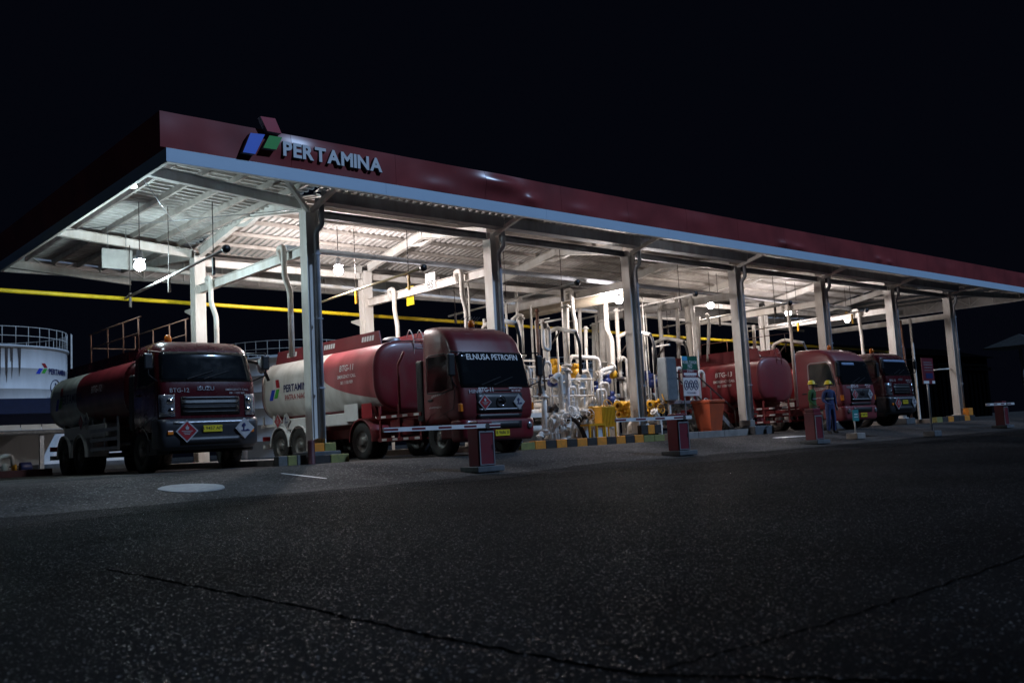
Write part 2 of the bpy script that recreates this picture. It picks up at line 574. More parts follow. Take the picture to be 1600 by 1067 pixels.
# ------------------------------------------------------------------ ground
def ground_sheet(name, ys, xs, m, dz=0.0):
    mb = MB()
    vs, fs = [], []
    for y in ys:
        for x in xs:
            vs.append((x, y, gz(y) + dz))
    nx = len(xs)
    for j in range(len(ys) - 1):
        for i in range(nx - 1):
            fs.append((j * nx + i, j * nx + i + 1, (j + 1) * nx + i + 1, (j + 1) * nx + i))
    mb.add(vs, fs, 0, True)
    return struct(mb.build(name, m))
XS = [-400, -120, -60, -30, -20, -10, 0, 10, 20, 30, 40, 60, 120, 400]
ground_sheet('asphalt_road', [-200, -60, -30] + [-24 + k for k in range(0, 18)] + [-6.2 + 0.2 * k for k in range(0, 8)], XS, M['asphalt'])
def apron_sheet():
    rnd = random.Random(9)
    xs = [-400, -120, -60] + [-40 + 0.4 * k for k in range(0, 250)] + [120, 400]
    ys = [-6.2 + 0.3 * k for k in range(0, 14)] + [-1.9, 0, 10, 40, 100, 400]
    vs, fs = [], []
    edge = [0.0 if abs(x) > 61 else 0.45 * math.sin(x * .31) * math.sin(x * .13 + 1) + 0.16 * math.sin(x * 1.3 + 2) + rnd.uniform(-.09, .09) for x in xs]
    for j, y in enumerate(ys):
        for i, x in enumerate(xs):
            yy = y + edge[i] * (1 - j / 8) if j < 8 else y
            vs.append((x, yy, gz(yy) + (0.012 if j else -0.004)))
    nx = len(xs)
    for j in range(len(ys) - 1):
        for i in range(nx - 1):
            fs.append((j * nx + i, j * nx + i + 1, (j + 1) * nx + i + 1, (j + 1) * nx + i))
    struct(MB().add(vs, fs, 0, True).build('concrete_apron', M['apron']))
apron_sheet()
def fringe_sheet():  # strip of in-between tone that softens the border from road to apron
    rnd = random.Random(21)
    xs = [-400, -120, -60] + [-40 + 0.4 * k for k in range(0, 250)] + [120, 400]
    ys = [-7.9, -7.6, -7.2, -6.8, -6.4, -6.0, -5.6]
    vs, fs = [], []
    edge = [0.0 if abs(x) > 61 else 0.6 * math.sin(x * .23 + 2) + 0.3 * math.sin(x * .9) + rnd.uniform(-.14, .14) for x in xs]
    for j, y in enumerate(ys):
        for i, x in enumerate(xs):
            yy = y + edge[i] * max(0, 1 - j / 3)
            vs.append((x, yy, gz(yy) + (0.005 if j else -0.003)))
    nx = len(xs)
    for j in range(len(ys) - 1):
        for i in range(nx - 1):
            fs.append((j * nx + i, j * nx + i + 1, (j + 1) * nx + i + 1, (j + 1) * nx + i))
    struct(MB().add(vs, fs, 0, True).build('road_edge_band', M['edge_asphalt']))
fringe_sheet()

# ------------------------------------------------------------------ canopy
XL, XR, YF, YB = -4.19, 45.4, -1.525, 12.3
ZB, ZT, ZR = 6.56, 6.85, 7.64
DX = 6.0
NC = 7
YC2 = 6.83
canopy = thing('canopy', 'long steel loading canopy with red fascia and light blue strip on white columns', 'canopy', (0, 0, 0))

def corr(name, o, du, dv, nv, h=0.045, pitch=0.22, m=None):
    """corrugated sheet: o corner, du along the ribs, dv across them (vectors)"""
    o, du, dv = Vector(o), Vector(du), Vector(dv)
    L = dv.length
    nrm = du.cross(dv).normalized()
    if nrm.z < 0:
        nrm = -nrm
    k = max(2, int(L / pitch))
    vs, fs = [], []
    for i in range(k):
        for t, hh in ((0, 0), (0.30, 0), (0.42, 1), (0.88, 1)):
            q = o + dv * ((i + t) / k) + nrm * (h * hh)
            vs += [q, q + du]
    vs += [o + dv, o + dv + du]
    for i in range(len(vs) // 2 - 1):
        fs.append((2 * i, 2 * i + 1, 2 * i + 3, 2 * i + 2))
    mb = MB().add(vs, fs)
    return mb.build(name, m or M['roof_sheet'], canopy)

# main gable, one sheet run per bay and slope
ZE, ZRG = 6.72, 7.24           # underside of sheets at eaves / ridge
for i in range(NC - 1):
    x0 = i * DX
    corr('roof_sheet', (x0, -0.25, ZE - 0.04), (0, 3.65, ZRG - ZE + 0.04), (DX, 0, 0), 0)
    corr('roof_sheet', (x0, 3.40, ZRG), (0, 3.9, ZE - ZRG - 0.07), (DX, 0, 0), 0)
# left overhang, ribs run outwards and the sheets rise to the fascia
for k, (ya, yb_) in enumerate(((-1.45, 1.8), (1.8, 5.2), (5.2, 8.7), (8.7, 12.2))):
    corr('roof_sheet', (XL + 0.06, ya, 7.10), (4.25, 0, -0.22), (0, yb_ - ya, 0), 0, h=0.08, pitch=0.27)
# right overhang
for k, (ya, yb_) in enumerate(((-1.45, 3.4), (3.4, 8.0), (8.0, 12.2))):
    corr('roof_sheet', (36.0, ya, 6.88), (9.3, 0, 0.25), (0, yb_ - ya, 0), 0, pitch=0.3)
# rear lean-to and front overhang
for i in range(NC - 1):
    x0 = i * DX
    corr('roof_sheet', (x0, 7.30, 6.95), (0, 4.9, 0.42), (DX, 0, 0), 0, pitch=0.3)
    corr('roof_sheet', (x0, YF + 0.06, 6.90), (0, 1.2, -0.16), (DX, 0, 0), 0, pitch=0.24)

# columns: H sections with the open side to the front, base plate, downpipe in the recess
def column_mesh(h):
    mb = MB()
    for s in (-1, 1):
        mb.box((s * 0.17 - 0.011, -0.17, 0.0), (s * 0.17 + 0.011, 0.17, h))
    mb.box((-0.159, -0.009, 0.0), (0.159, 0.009, h))
    mb.box((-0.24, -0.24, 0.0), (0.24, 0.24, 0.03))
    mb.box((-0.159, -0.165, 0.32), (0.159, -0.01, 0.335))
    return mb.mesh('column', M['white_steel'])
cm_f, cm_b = column_mesh(6.36), column_mesh(6.34)
dp = MB()
dp.tube([(0.05, -0.25, 0.32), (0.05, -0.25, 5.72), (0.16, -0.36, 5.88), (0.16, -0.36, 6.42)], 0.068, n=12, fil=0.1)
for z in (1.6, 3.4, 5.1):
    dp.box((-0.03, -0.325, z), (0.13, -0.172, z + 0.035))
dp_me = dp.mesh('downpipe', M['pvc_grey'])
pl = MB().cbox((-0.42, -0.46, 0), (0.42, 0.46, 0.30), 0.03).mesh('plinth', M['dark_concrete'])
for i in range(NC):
    zb = 0.30
    c = link('column', cm_f, canopy, (i * DX, 0, zb))
    c.scale = (1, 1, 6.36 / 6.36 * (6.36 - zb) / 6.36)
    link('downpipe', dp_me, c)
    link('plinth', pl, c, (0, 0, -zb))
    c2 = link('column', cm_b, canopy, (i * DX, YC2, 0.05))
    c2.rotation_euler = (0, 0, PI / 2)

ie = lambda mb, p, q, h=0.3, w=0.15, up=(0, 0, 1): None
def ibeam(p, q, h=0.28, w=0.14, m=None, name='beam'):
    """I section from p to q (p, q are the centre line)"""
    mb = MB()
    p, q = Vector(p), Vector(q)
    d = (q - p).normalized()
    sd = d.cross(Vector((0, 0, 1))).normalized()
    u = sd.cross(d).normalized()
    mb.bar(p + u * (h / 2 - .008), q + u * (h / 2 - .008), w, 0.016)
    mb.bar(p - u * (h / 2 - .008), q - u * (h / 2 - .008), w, 0.016)
    mb.bar(p, q, 0.012, h - 0.032)
    return mb.build(name, m or M['white_steel'], canopy)

for i in range(NC):
    x = i * DX
    # rafters with haunch at the ridge
    ibeam((x, 0.19, 6.48), (x, 3.40, 7.00), 0.28, 0.15, name='rafter')
    ibeam((x, 3.41, 7.00), (x, YC2 - 0.19, 6.48), 0.28, 0.15, name='rafter')
    mb = MB().prism([(2.75, 6.755), (4.05, 6.755), (3.4, 6.62)], x - 0.07, x + 0.07, 'yz')
    mb.build('ridge_haunch', M['white_steel'], canopy)
    # low tie beams between the column rows
    zt = 5.27 if i else 5.36
    ibeam((x, 0.18, zt), (x, YC2 - 0.18, zt), 0.26, 0.15, name='tie_beam')
    # front struts
    mb = MB().bar((x, -0.16, 6.30), (x, YF + 0.02, 6.64), 0.09, 0.12)
    mb.build('strut', M['white_steel'], canopy)
    # cantilever arms of the rear lean-to
    ibeam((x, YC2 + 0.18, 6.50), (x, YB - 0.1, 6.98), 0.26, 0.14, name='rear_arm')
mb = MB().bar((-0.1, -0.14, 6.30), (-1.45, YF + 0.03, 6.62), 0.09, 0.12)
mb.build('strut', M['white_steel'], canopy)
# eaves beams along both rows
for i in range(NC - 1):
    x = i * DX
    ibeam((x + 0.19, -0.02, 6.26), (x + DX - 0.19, -0.02, 6.26), 0.20, 0.14, M['grey_steel'], 'eaves_beam')
    ibeam((x + 0.19, YC2, 6.22), (x + DX - 0.19, YC2, 6.22), 0.22, 0.14, M['white_steel'], 'eaves_beam')
    # box gutter in front of the eaves beam
    mb = MB()
    mb.box((x + 0.02, -0.62, 6.42), (x + DX - 0.02, -0.30, 6.44))
    mb.box((x + 0.02, -0.64, 6.42), (x + DX - 0.02, -0.62, 6.72))
    mb.box((x + 0.02, -0.30, 6.42), (x + DX - 0.02, -0.28, 6.60))
    mb.build('gutter', M['grey_steel'], canopy)
    # purlins
    for y, z in [(0.55, 6.755), (1.5, 6.905), (2.45, 7.055), (3.15, 7.165), (3.66, 7.165), (4.4, 7.05), (5.35, 6.895), (6.25, 6.745)]:
        mb = MB()
        mb.box((x + 0.003, y - 0.035, z - 0.075), (x + DX - 0.003, y + 0.035, z + 0.03))
        mb.build('purlin', M['purlin'], canopy)
    for y, z in [(8.3, 6.93), (9.8, 7.06), (11.3, 7.19)]:
        MB().box((x + 0.003, y - 0.035, z - 0.075), (x + DX - 0.003, y + 0.035, z + 0.03)).build('purlin', M['purlin'], canopy)
# cantilevers of the left overhang and its purlins
for y in (0.0, YC2, 12.0):
    ibeam((-0.18, y, 6.46), (XL + 0.1, y, 6.78), 0.26, 0.14, name='cantilever')
for y in (0.0, YC2):
    ibeam((36.18, y, 6.46), (XR - 0.1, y, 6.80), 0.26, 0.14, name='cantilever')
for k, x in enumerate((-3.45, -2.65, -1.85, -1.05, -0.4)):
    z = 6.88 + (-x) * 0.052 - 0.06
    mb = MB().bar((x, YF + 0.1, z), (x, YB - 0.1, z), 0.07, 0.15)
    mb.build('purlin', M['purlin'], canopy)
for x in (38, 40.5, 43):
    MB().bar((x, YF + 0.1, 6.87 + (x - 36) * .026), (x, YB - 0.1, 6.87 + (x - 36) * .026), 0.07, 0.13).build('purlin', M['purlin'], canopy)
# diagonal brace rods under the left overhang
MB().cyl((-3.9, 0.6, 6.72), (-0.2, 6.5, 6.42), 0.012, n=6).build('brace_rod', M['galv'], canopy)
MB().cyl((-0.2, 0.4, 6.42), (-3.9, 6.4, 6.72), 0.012, n=6).build('brace_rod', M['galv'], canopy)

# fascia: red panels above a light blue strip, all four sides
def panel(p, q, z0, z1, out, lean, name, m, th=0.03):
    p, q, o = Vector((*p, 0)), Vector((*q, 0)), Vector((*out, 0))
    vs = []
    for z, ln in ((z0, 0), (z1, lean)):
        for e in (p, q):
            vs.append(e + o * ln + Vector((0, 0, z)))
            vs.append(e + o * (ln - th) + Vector((0, 0, z)))
    fs = [(0, 2, 6, 4), (1, 5, 7, 3), (0, 1, 3, 2), (4, 6, 7, 5), (0, 4, 5, 1), (2, 3, 7, 6)]
    return MB().add(vs, fs).build(name, m, canopy)
DENTS = [(5.15, 7.36, .85, .24, .070), (6.25, 7.06, .35, .16, .045), (3.0, 7.0, .5, .2, .02), (8.3, 7.0, .5, .16, .022), (10.4, 7.0, .4, .15, .02), (19.2, 7.02, .45, .12, .042), (20.1, 6.98, .4, .11, .036),
         (26.3, 7.05, .30, .12, .040), (27.2, 7.0, .25, .10, .035), (43.4, 7.36, 1.2, .24, .075), (-1.0, 7.3, .9, .25, .02), (14, 7.3, .9, .3, .02), (33, 7.2, .8, .25, .02)]
def dented_panel(a, b):
    nx, nz = 30, 14
    vs, fs = [], []
    for j in range(nz + 1):
        z = lerp(ZT + .012, ZR, j / nz)
        for i in range(nx + 1):
            x = lerp(a, b, i / nx)
            d = sum(2.3 * A * math.exp(-((x - xc) / sx_) ** 2 - ((z - zc) / sz_) ** 2) for xc, zc, sx_, sz_, A in DENTS)
            d += .006 * math.sin(x * 2.1 + 1) * math.sin(z * 5) + .004 * math.sin(x * 5.3)
            vs.append((x, YF - d, z))
    w = nx + 1
    for j in range(nz):
        for i in range(nx):
            fs.append((j * w + i, j * w + i + 1, (j + 1) * w + i + 1, (j + 1) * w + i))
    mb = MB().add(vs, fs, 0, True)
    bd = list(range(w)) + [j * w + nx for j in range(1, nz + 1)] + [nz * w + i for i in range(nx - 1, -1, -1)] + [j * w for j in range(nz - 1, 0, -1)]
    ev = [vs[i] for i in bd]
    k = len(ev)
    mb.add([(p[0], p[1] + .0006, p[2]) for p in ev] + [(p[0], YF + .02, p[2]) for p in ev], [(i, (i + 1) % k, k + (i + 1) % k, k + i) for i in range(k)])
    return mb.build('fascia_panel', M['red_fascia'], canopy)
n = 17
pw = (XR - XL) / n
for i in range(n):
    a, b = XL + i * pw + (0.004 if i else -0.14), XL + (i + 1) * pw - 0.004
    dented_panel(a, b)
for i in range(9):
    a, b = XL + i * (XR - XL) / 9, XL + (i + 1) * (XR - XL) / 9
    panel((a + (.003 if i else -.02), YF - 0.02), (b - .003, YF - 0.02), ZB, ZT, (0, -1), 0.0, 'fascia_strip', M['blue_strip'], 0.05)
    panel((a, YB), (b, YB), ZB, ZR, (0, 1), 0.0, 'rear_fascia_panel', M['roof_sheet'])
MB().box((XL, YF - 0.018, ZB - 0.02), (XR, YF + 0.10, ZB - 0.004)).build('fascia_soffit', M['white_steel'], canopy)
for i in range(5):
    a, b = YF + i * (YB - YF) / 5 + .003, YF + (i + 1) * (YB - YF) / 5 - .003
    panel((XL, a), (XL, b), ZT + 0.012, ZR, (-1, 0), 0.14, 'fascia_panel', M['red_fascia'])
    panel((XL - 0.02, a - (0 if i else .02)), (XL - 0.02, b), ZB, ZT, (-1, 0), 0.0, 'fascia_strip', M['blue_strip'], 0.05)
    panel((XR, a), (XR, b), ZB, ZR, (1, 0), 0.0, 'fascia_panel', M['red_fascia'])
MB().box((XL - 0.018, YF + 0.102, ZB - 0.02), (XL + 0.06, YB, ZB - 0.004)).build('fascia_soffit', M['white_steel'], canopy)
MB().box((XL + 0.062, YB - 0.14, ZB - 0.03), (XR - 0.14, YB - 0.032, ZB + 0.05)).build('truss_chord', M['white_steel'], canopy)
MB().box((XR - 0.138, YF + .1, ZB - 0.03), (XR - 0.032, YB - 0.032, ZB + 0.05)).build('truss_chord', M['white_steel'], canopy)
for i in range(5):
    a, b = YF + .05 + i * (YB - YF - .1) / 5, YF + .05 + (i + 1) * (YB - YF - .1) / 5 - .004
    panel((XR - 0.034, a), (XR - 0.034, b), ZB + .052, ZR - .02, (1, 0), 0.0, 'fascia_liner', M['roof_sheet'], 0.004)
# lattice that carries the rear and right fascia
def lattice(p, q, nb, z0, z1):
    p, q = Vector(p), Vector(q)
    MB().bar(p + Vector((0, 0, z1)), q + Vector((0, 0, z1)), 0.06, 0.06).build('truss_chord', M['white_steel'], canopy)
    for i in range(nb):
        a, b = p.lerp(q, i / nb), p.lerp(q, (i + 1) / nb)
        MB().bar(a + Vector((0, 0, z0)), a + Vector((0, 0, z1)), 0.05, 0.05).build('truss_post', M['white_steel'], canopy)
        u, w = (a, b) if i % 2 else (b, a)
        MB().bar(u + Vector((0, 0, z0 + .02)), w + Vector((0, 0, z1 - .02)), 0.04, 0.04).build('truss_diagonal', M['white_steel'], canopy)
lattice((XL + 0.2, YB - 0.09, 0), (XR - 0.2, YB - 0.09, 0), 34, ZB + 0.05, ZR - 0.12)
lattice((XR - 0.09, YF + 0.3, 0), (XR - 0.09, YB - 0.3, 0), 10, ZB + 0.05, ZR - 0.12)

# ------------------------------------------------------------------ sign on the fascia
sign = thing('canopy_sign', 'raised white PERTAMINA letters with blue, green and red emblem on the red fascia', 'sign', (-1.5, YF, 7.0))
def sp(x, y, Y):
    return at(x, y, Y) - Vector((-1.5, YF, 7.0))
def emblem(pts, m, label):
    fr = [sp(x, y, YF - 0.16) for x, y in pts]
    bk = [Vector((p.x, -0.002, p.z)) for p in fr]
    k = len(fr)
    mb = MB().add(fr + bk, [tuple(range(k))], 0)
    mb.add(fr + bk, [(i, k + i, k + (i + 1) % k, (i + 1) % k) for i in range(k)] + [tuple(range(k, 2 * k))[::-1]], 1)
    o = mb.build('emblem_panel', [m, M['sign_side']], sign)
    o['label'] = label
emblem([(391.5, 208), (414, 210.5), (399, 241), (379.5, 238)], M['sign_blue'], 'blue slanted emblem panel')
emblem([(421, 212), (441, 215), (432, 234), (411.5, 231)], M['sign_green'], 'green slanted emblem panel')
emblem([(407, 182), (430, 185.5), (440, 209), (418, 205)], M['sign_red'], 'red slanted emblem panel standing above the fascia edge')
# raised letters, each one its own piece
x = 0.0
a0, a1 = sp(447, 240, YF - .2), sp(602, 266, YF - .2)
word = 'PERTAMINA'
adv = []
for ch in word:
    v, f = text_geo(ch, 1.0, 0.035, 0.0, 'LEFT')
    xs_ = [p[0] for p in v]
    adv.append((min(xs_), max(xs_)))
gap = 0.06
tot = sum(b - a for a, b in adv) + gap * (len(word) - 1)
sx = (a1.x - a0.x) / tot
hs = 0.33 / 0.72
px = a0.x
for ch, (lo, hi) in zip(word, adv):
    v, f = text_geo(ch, 1.0, 0.035, 0.0, 'LEFT')
    mb = MB()
    fr = [(px + (p[0] - lo) * sx, -0.075, a0.z + p[1] * hs) for p in v]
    bk = [(q[0], -0.002, q[2]) for q in fr]
    mb.add(fr, f, 0)
    mb.add(bk, f, 1)
    # side walls along boundary edges
    cnt = {}
    for fc in f:
        for i in range(len(fc)):
            e = (fc[i], fc[(i + 1) % len(fc)])
            cnt[tuple(sorted(e))] = cnt.get(tuple(sorted(e)), 0) + 1
    k = len(fr)
    mb.add(fr + bk, [(e[0], e[1], k + e[1], k + e[0]) for e, c_ in cnt.items() if c_ == 1], 1)
    mb.build('letter', [M['letter_white'], M['sign_side']], sign)
    px += (hi - lo + gap) * sx

# ------------------------------------------------------------------ lamps under the roof
LAMPS = [(-3.0, 5.28, 480, (0.74, 0.95, 1.0), 'cool white pendant lamp hanging under the left overhang above the front truck'),
         (2.87, 5.60, 900, (1.0, 0.90, 0.88), 'bright pendant lamp right of the first front column'),
         (12.25, 4.86, 560, (1.0, 0.89, 0.86), 'glaring pendant lamp in front of the pipework by the third column'),
         (26.9, 5.45, 700, (1.0, 0.90, 0.88), 'pendant lamp far right above the tanker with the helmeted workers'),
         (9.0, 5.55, 0, (1, 1, 1), 'unlit pendant lamp hanging behind the second front column'),
         (21.0, 5.5, 250, (1.0, 0.88, 0.80), 'dim pendant lamp hidden behind the fourth and fifth columns'),
         (32.2, 5.35, 40, (1.0, 0.9, 0.85), 'small dim pendant lamp with yellow hood at the far right bay')]
BULB_R = 0.135
for (x, z, watt, colr, lab) in LAMPS:
    ly, top = (0.75, 5.14) if x == 12.25 else (3.4, 6.95)
    t = thing('pendant_lamp', lab, 'lamp', (x, ly, z), 0, 'pendant lamps under the canopy')
    hood = MB().lathe([(0.02, 0.40), (0.07, 0.39), (0.09, 0.23), (0.14, 0.17), (0.145, 0.15), (0.075, 0.20), (0.02, 0.21)], n=20)
    if top < 6:
        hood.v = [(p[0], p[1], p[2] - .2) for p in hood.v]
    hood.build('hood', M['yellow'] if x > 31 else M['galv'], t)
    MB().cyl((0, 0, 0.39 if top > 6 else .1), (0, 0, top - z), 0.012, n=6).build('hanging_cable', M['dark_steel'], t)
    col = (0.6, 0.6, 0.6)
    if watt:
        st = watt / (PI * 4 * PI * BULB_R ** 2)
        bm_ = mat('bulb_%d' % int(x * 10), col, 0.3, emit=(colr, st))
    else:
        bm_ = mat('bulb_unlit', (0.6, 0.6, 0.58), 0.2)
    prof = [(0.001, -BULB_R)] + [(BULB_R * math.sin(PI * k / 10), -BULB_R * math.cos(PI * k / 10)) for k in range(1, 10)] + [(0.05, BULB_R), (0.05, BULB_R + .05)]
    MB().lathe(prof, n=20).build('bulb', bm_, t)
# floodlight clamped to the left fascia
t = thing('floodlight', 'small glaring floodlight clamped under the left edge of the canopy', 'floodlight', (-4.03, 0.92, 6.66))
t.rotation_euler = Vector((-.25, -.40, -.88)).to_track_quat('X', 'Z').to_euler()
MB().cbox((-0.07, -0.10, -0.08), (0.03, 0.10, 0.10), 0.02).build('housing', M['black_plastic'], t)
MB().box((-0.20, -0.02, -0.02), (-0.07, 0.02, 0.02)).build('bracket', M['galv'], t)
MB().add([(0.036, -0.08, -0.06), (0.036, 0.08, -0.06), (0.036, 0.08, 0.08), (0.036, -0.08, 0.08),
          (0.031, -0.08, -0.06), (0.031, 0.08, -0.06), (0.031, 0.08, 0.08), (0.031, -0.08, 0.08)],
         [(0, 1, 2, 3), (0, 4, 5, 1), (1, 5, 6, 2), (2, 6, 7, 3), (3, 7, 4, 0)]).build('lens', mat('flood_lens', (0.6, 0.6, 0.6), 0.3, emit=((0.78, 0.92, 1.0), 700)), t)

# ------------------------------------------------------------------ tank trucks
def wheel_meshes(R=0.50, w=0.27):
    ty = MB()
    h = w / 2
    ty.lathe([(0.29, -h * .8), (0.36, -h * .98), (0.43, -h), (0.475, -h * .92), (R, -h * .7), (R, h * .7), (0.475, h * .92), (0.43, h), (0.36, h * .98), (0.29, h * .8)], axis='x', n=36)
    # tread blocks
    for k in range(40):
        a = 2 * PI * k / 40
        for s in (-1, 1):
            c = Vector((s * h * .55, math.cos(a + s * .04) * R, math.sin(a + s * .04) * R))
            tdir = Vector((0, -math.sin(a), math.cos(a)))
            ty.bar(c - tdir * .022, c + tdir * .022, 0.085, 0.022, up=(0, math.cos(a), math.sin(a)))
    rm = MB()
    rm.lathe([(0.292, -h * .8), (0.285, -h * .55), (0.25, -h * .35), (0.20, -h * .30), (0.13, -h * .55), (0.115, -h * .95), (0.075, -h * 1.05), (0.001, -h * 1.06)], axis='x', n=30)
    rm.lathe([(0.292, h * .8), (0.27, h * .3), (0.001, h * .3)], axis='x', n=30)
    for k in range(10):
        a = 2 * PI * k / 10
        rm.cyl((-h * .50, math.cos(a) * .17, math.sin(a) * .17), (-h * .72, math.cos(a) * .17, math.sin(a) * .17), 0.017, n=6)
    return ty.mesh('wheel', M['rubber']), rm.mesh('rim', M['rim'])
TYRE, RIM = wheel_meshes()

def add_wheel(t, x, y, dual=False):
    """wheel at track position x (outer face towards the sign of x)"""
    R = 0.50
    w = link('wheel', TYRE, t, (x, y, R), (random.uniform(0, 6), 0, 0 if x < 0 else PI))
    if x > 0:
        w.rotation_euler = (random.uniform(0, 6), 0, PI)
    link('rim', RIM, w)
    if dual:
        s = 1 if x < 0 else -1
        w2 = link('wheel', TYRE, t, (x + s * 0.31, y, R), (random.uniform(0, 6), 0, 0 if x < 0 else PI))
        link('rim', RIM, w2)

class Cab:
    def __init__(s, lv):
        s.lv = lv
    def at(s, z):
        lv = s.lv
        if z <= lv[0][0]:
            return lv[0][1:]
        for a, b in zip(lv, lv[1:]):
            if z <= b[0]:
                t = (z - a[0]) / (b[0] - a[0])
                return tuple(lerp(p, q, t) for p, q in zip(a[1:], b[1:]))
        return lv[-1][1:]
    def fy(s, z, x):
        yf, yb, hw, r, bow = s.at(z)
        ax = min(abs(x), hw)
        y = yf + bow * (ax / hw) ** 2
        if ax > hw - r:
            d = ax - (hw - r)
            y += r - math.sqrt(max(0, r * r - d * d))
        return y
    def ring(s, z):
        yf, yb, hw, r, bow = s.at(z)
        pts = []
        xs = [0, .2, .4, .6, .75]
        fr = [x * (hw - r) / .75 for x in xs]
        arc = [hw - r + r * math.sin(PI / 2 * k / 6) for k in range(1, 7)]
        half = [(x, s.fy(z, x)) for x in fr + arc[:-1]] + [(hw, s.fy(z, hw - 1e-6))]
        rb = 0.08
        back = [(hw, yb - rb), (hw - rb * .3, yb - rb * .3), (hw - rb, yb), (0, yb)]
        h = half + back
        full = h + [(-x, y) for x, y in h[-2:0:-1]]
        return [(x, y, z) for x, y in full]
    def shell(s, zs):
        mb = MB()
        rings = [s.ring(z) for z in zs]
        n = len(rings[0])
        vs = [p for r in rings for p in r]
        fs = []
        for j in range(len(rings) - 1):
            for i in range(n):
                fs.append((j * n + i, j * n + (i + 1) % n, (j + 1) * n + (i + 1) % n, (j + 1) * n + i))
        mb.add(vs, fs, 0, True)
        mb.add(rings[-1], [tuple(range(n))], 0, True)
        mb.add(rings[0], [tuple(range(n))[::-1]], 0)
        return mb
    def front(s, z0, z1, f0, f1, off=0.012, nx=16, nz=6, inset=None):
        """patch of the front, between fractions f0..f1 of the half width"""
        mb = MB()
        vs, fs = [], []
        for j in range(nz + 1):
            z = lerp(z0, z1, j / nz)
            hw = s.at(z)[2]
            for i in range(nx + 1):
                f = lerp(f0, f1, i / nx)
                if inset and j in (0, nz):
                    f *= inset
                x = f * hw
                vs.append((x, s.fy(z, x) - off, z))
        w = nx + 1
        for j in range(nz):
            for i in range(nx):
                fs.append((j * w + i, j * w + i + 1, (j + 1) * w + i + 1, (j + 1) * w + i))
        mb.add(vs, fs, 0, True)
        # returned edge
        b = list(range(w)) + [j * w + nx for j in range(1, nz + 1)] + [nz * w + i for i in range(nx - 1, -1, -1)] + [j * w for j in range(nz - 1, 0, -1)]
        ev = [vs[i] for i in b]
        k = len(ev)
        mb.add(ev + [(p[0], p[1] + off + 0.02, p[2]) for p in ev], [(i, (i + 1) % k, k + (i + 1) % k, k + i) for i in range(k)], 0)
        return mb
    def side(s, poly, sgn, off=0.010):
        """flat-ish pane on the side, poly in (y, z)"""
        out = [(sgn * (s.at(z)[2] + off), y, z) for y, z in poly]
        inn = [(sgn * (s.at(z)[2] - 0.02), y, z) for y, z in poly]
        k = len(poly)
        return MB().add(out + inn, [tuple(range(k))] + [(i, k + i, k + (i + 1) % k, (i + 1) % k) for i in range(k)])

def diamond(t, name, c, s, inner, fn, kind):
    """hazard placard: white diamond, coloured inner diamond, symbol; fn maps (u,v,off) to a point"""
    mb = MB()
    d = [(0, -s), (s, 0), (0, s), (-s, 0)]
    mb.add([fn(c[0] + u, c[1] + v, 0.02) for u, v in d] + [fn(c[0] + u, c[1] + v, 0.004) for u, v in d], [(0, 1, 2, 3), (7, 6, 5, 4)] + [(i, (i + 1) % 4, 4 + (i + 1) % 4, 4 + i) for i in range(4)], 0)
    q = [(u * .84, v * .84) for u, v in d]
    mb.add([fn(c[0] + u, c[1] + v, 0.023) for u, v in q], [(0, 1, 2, 3)], 1)
    def poly(pts, mi):
        mb.add([fn(c[0] + u * s, c[1] + v * s, 0.026) for u, v in pts], [tuple(range(len(pts)))], mi)
    if kind == 'flame':
        poly([(-.10, .12), (.10, .12), (.16, .26), (.10, .42), (.05, .36), (.0, .58), (-.08, .40), (-.13, .44), (-.17, .26)], 2)
        poly([(-.5, -.02), (.5, -.02), (.5, .03), (-.5, .03)], 2)
        poly([(-.34, -.16), (.34, -.16), (.34, -.10), (-.34, -.10)], 2)
        poly([(-.24, -.30), (.24, -.30), (.24, -.24), (-.24, -.24)], 2)
    else:
        poly([(-.20, -.20), (-.08, -.20), (-.08, .18), (-.20, .18)], 2)
        poly([(-.34, .16), (.06, .16), (.02, .40), (-.14, .50), (-.30, .38)], 2)
        poly([(-.42, -.30), (.48, -.30), (.48, -.20), (-.42, -.20)], 2)
        poly([(.0, -.20), (.22, -.10), (.44, -.14), (.30, -.20)], 2)
    inner_m = {'red': M['print_red'], 'white': M['white_print']}[inner]
    dull = mat('placard_white', (.42, .42, .43), .6)
    mb.build(name, [dull, dull if inner == 'white' else inner_m, dull if kind == 'flame' else M['navy_print']], t)

class Parts:
    """every add() becomes a part of its own"""
    def __init__(s, name, mats, parent):
        s.name, s.mats, s.parent = name, mats, parent
    def add(s, vs, fs, mi=0, sm=False):
        MB().add(vs, fs).build(s.name, s.mats[mi], s.parent)

def grid4(q, fn, n=6):
    """quad q (four (u, v) corners) as a grid mapped by fn"""
    vs, fs = [], []
    for j in range(n + 1):
        for i in range(n + 1):
            a, b = i / n, j / n
            u = (1 - b) * lerp(q[0][0], q[1][0], a) + b * lerp(q[3][0], q[2][0], a)
            v = (1 - b) * lerp(q[0][1], q[1][1], a) + b * lerp(q[3][1], q[2][1], a)
            vs.append(fn(u, v))
    for j in range(n):
        for i in range(n):
            k = j * (n + 1) + i
            fs.append((k, k + 1, k + n + 2, k + n + 1))
    return vs, fs

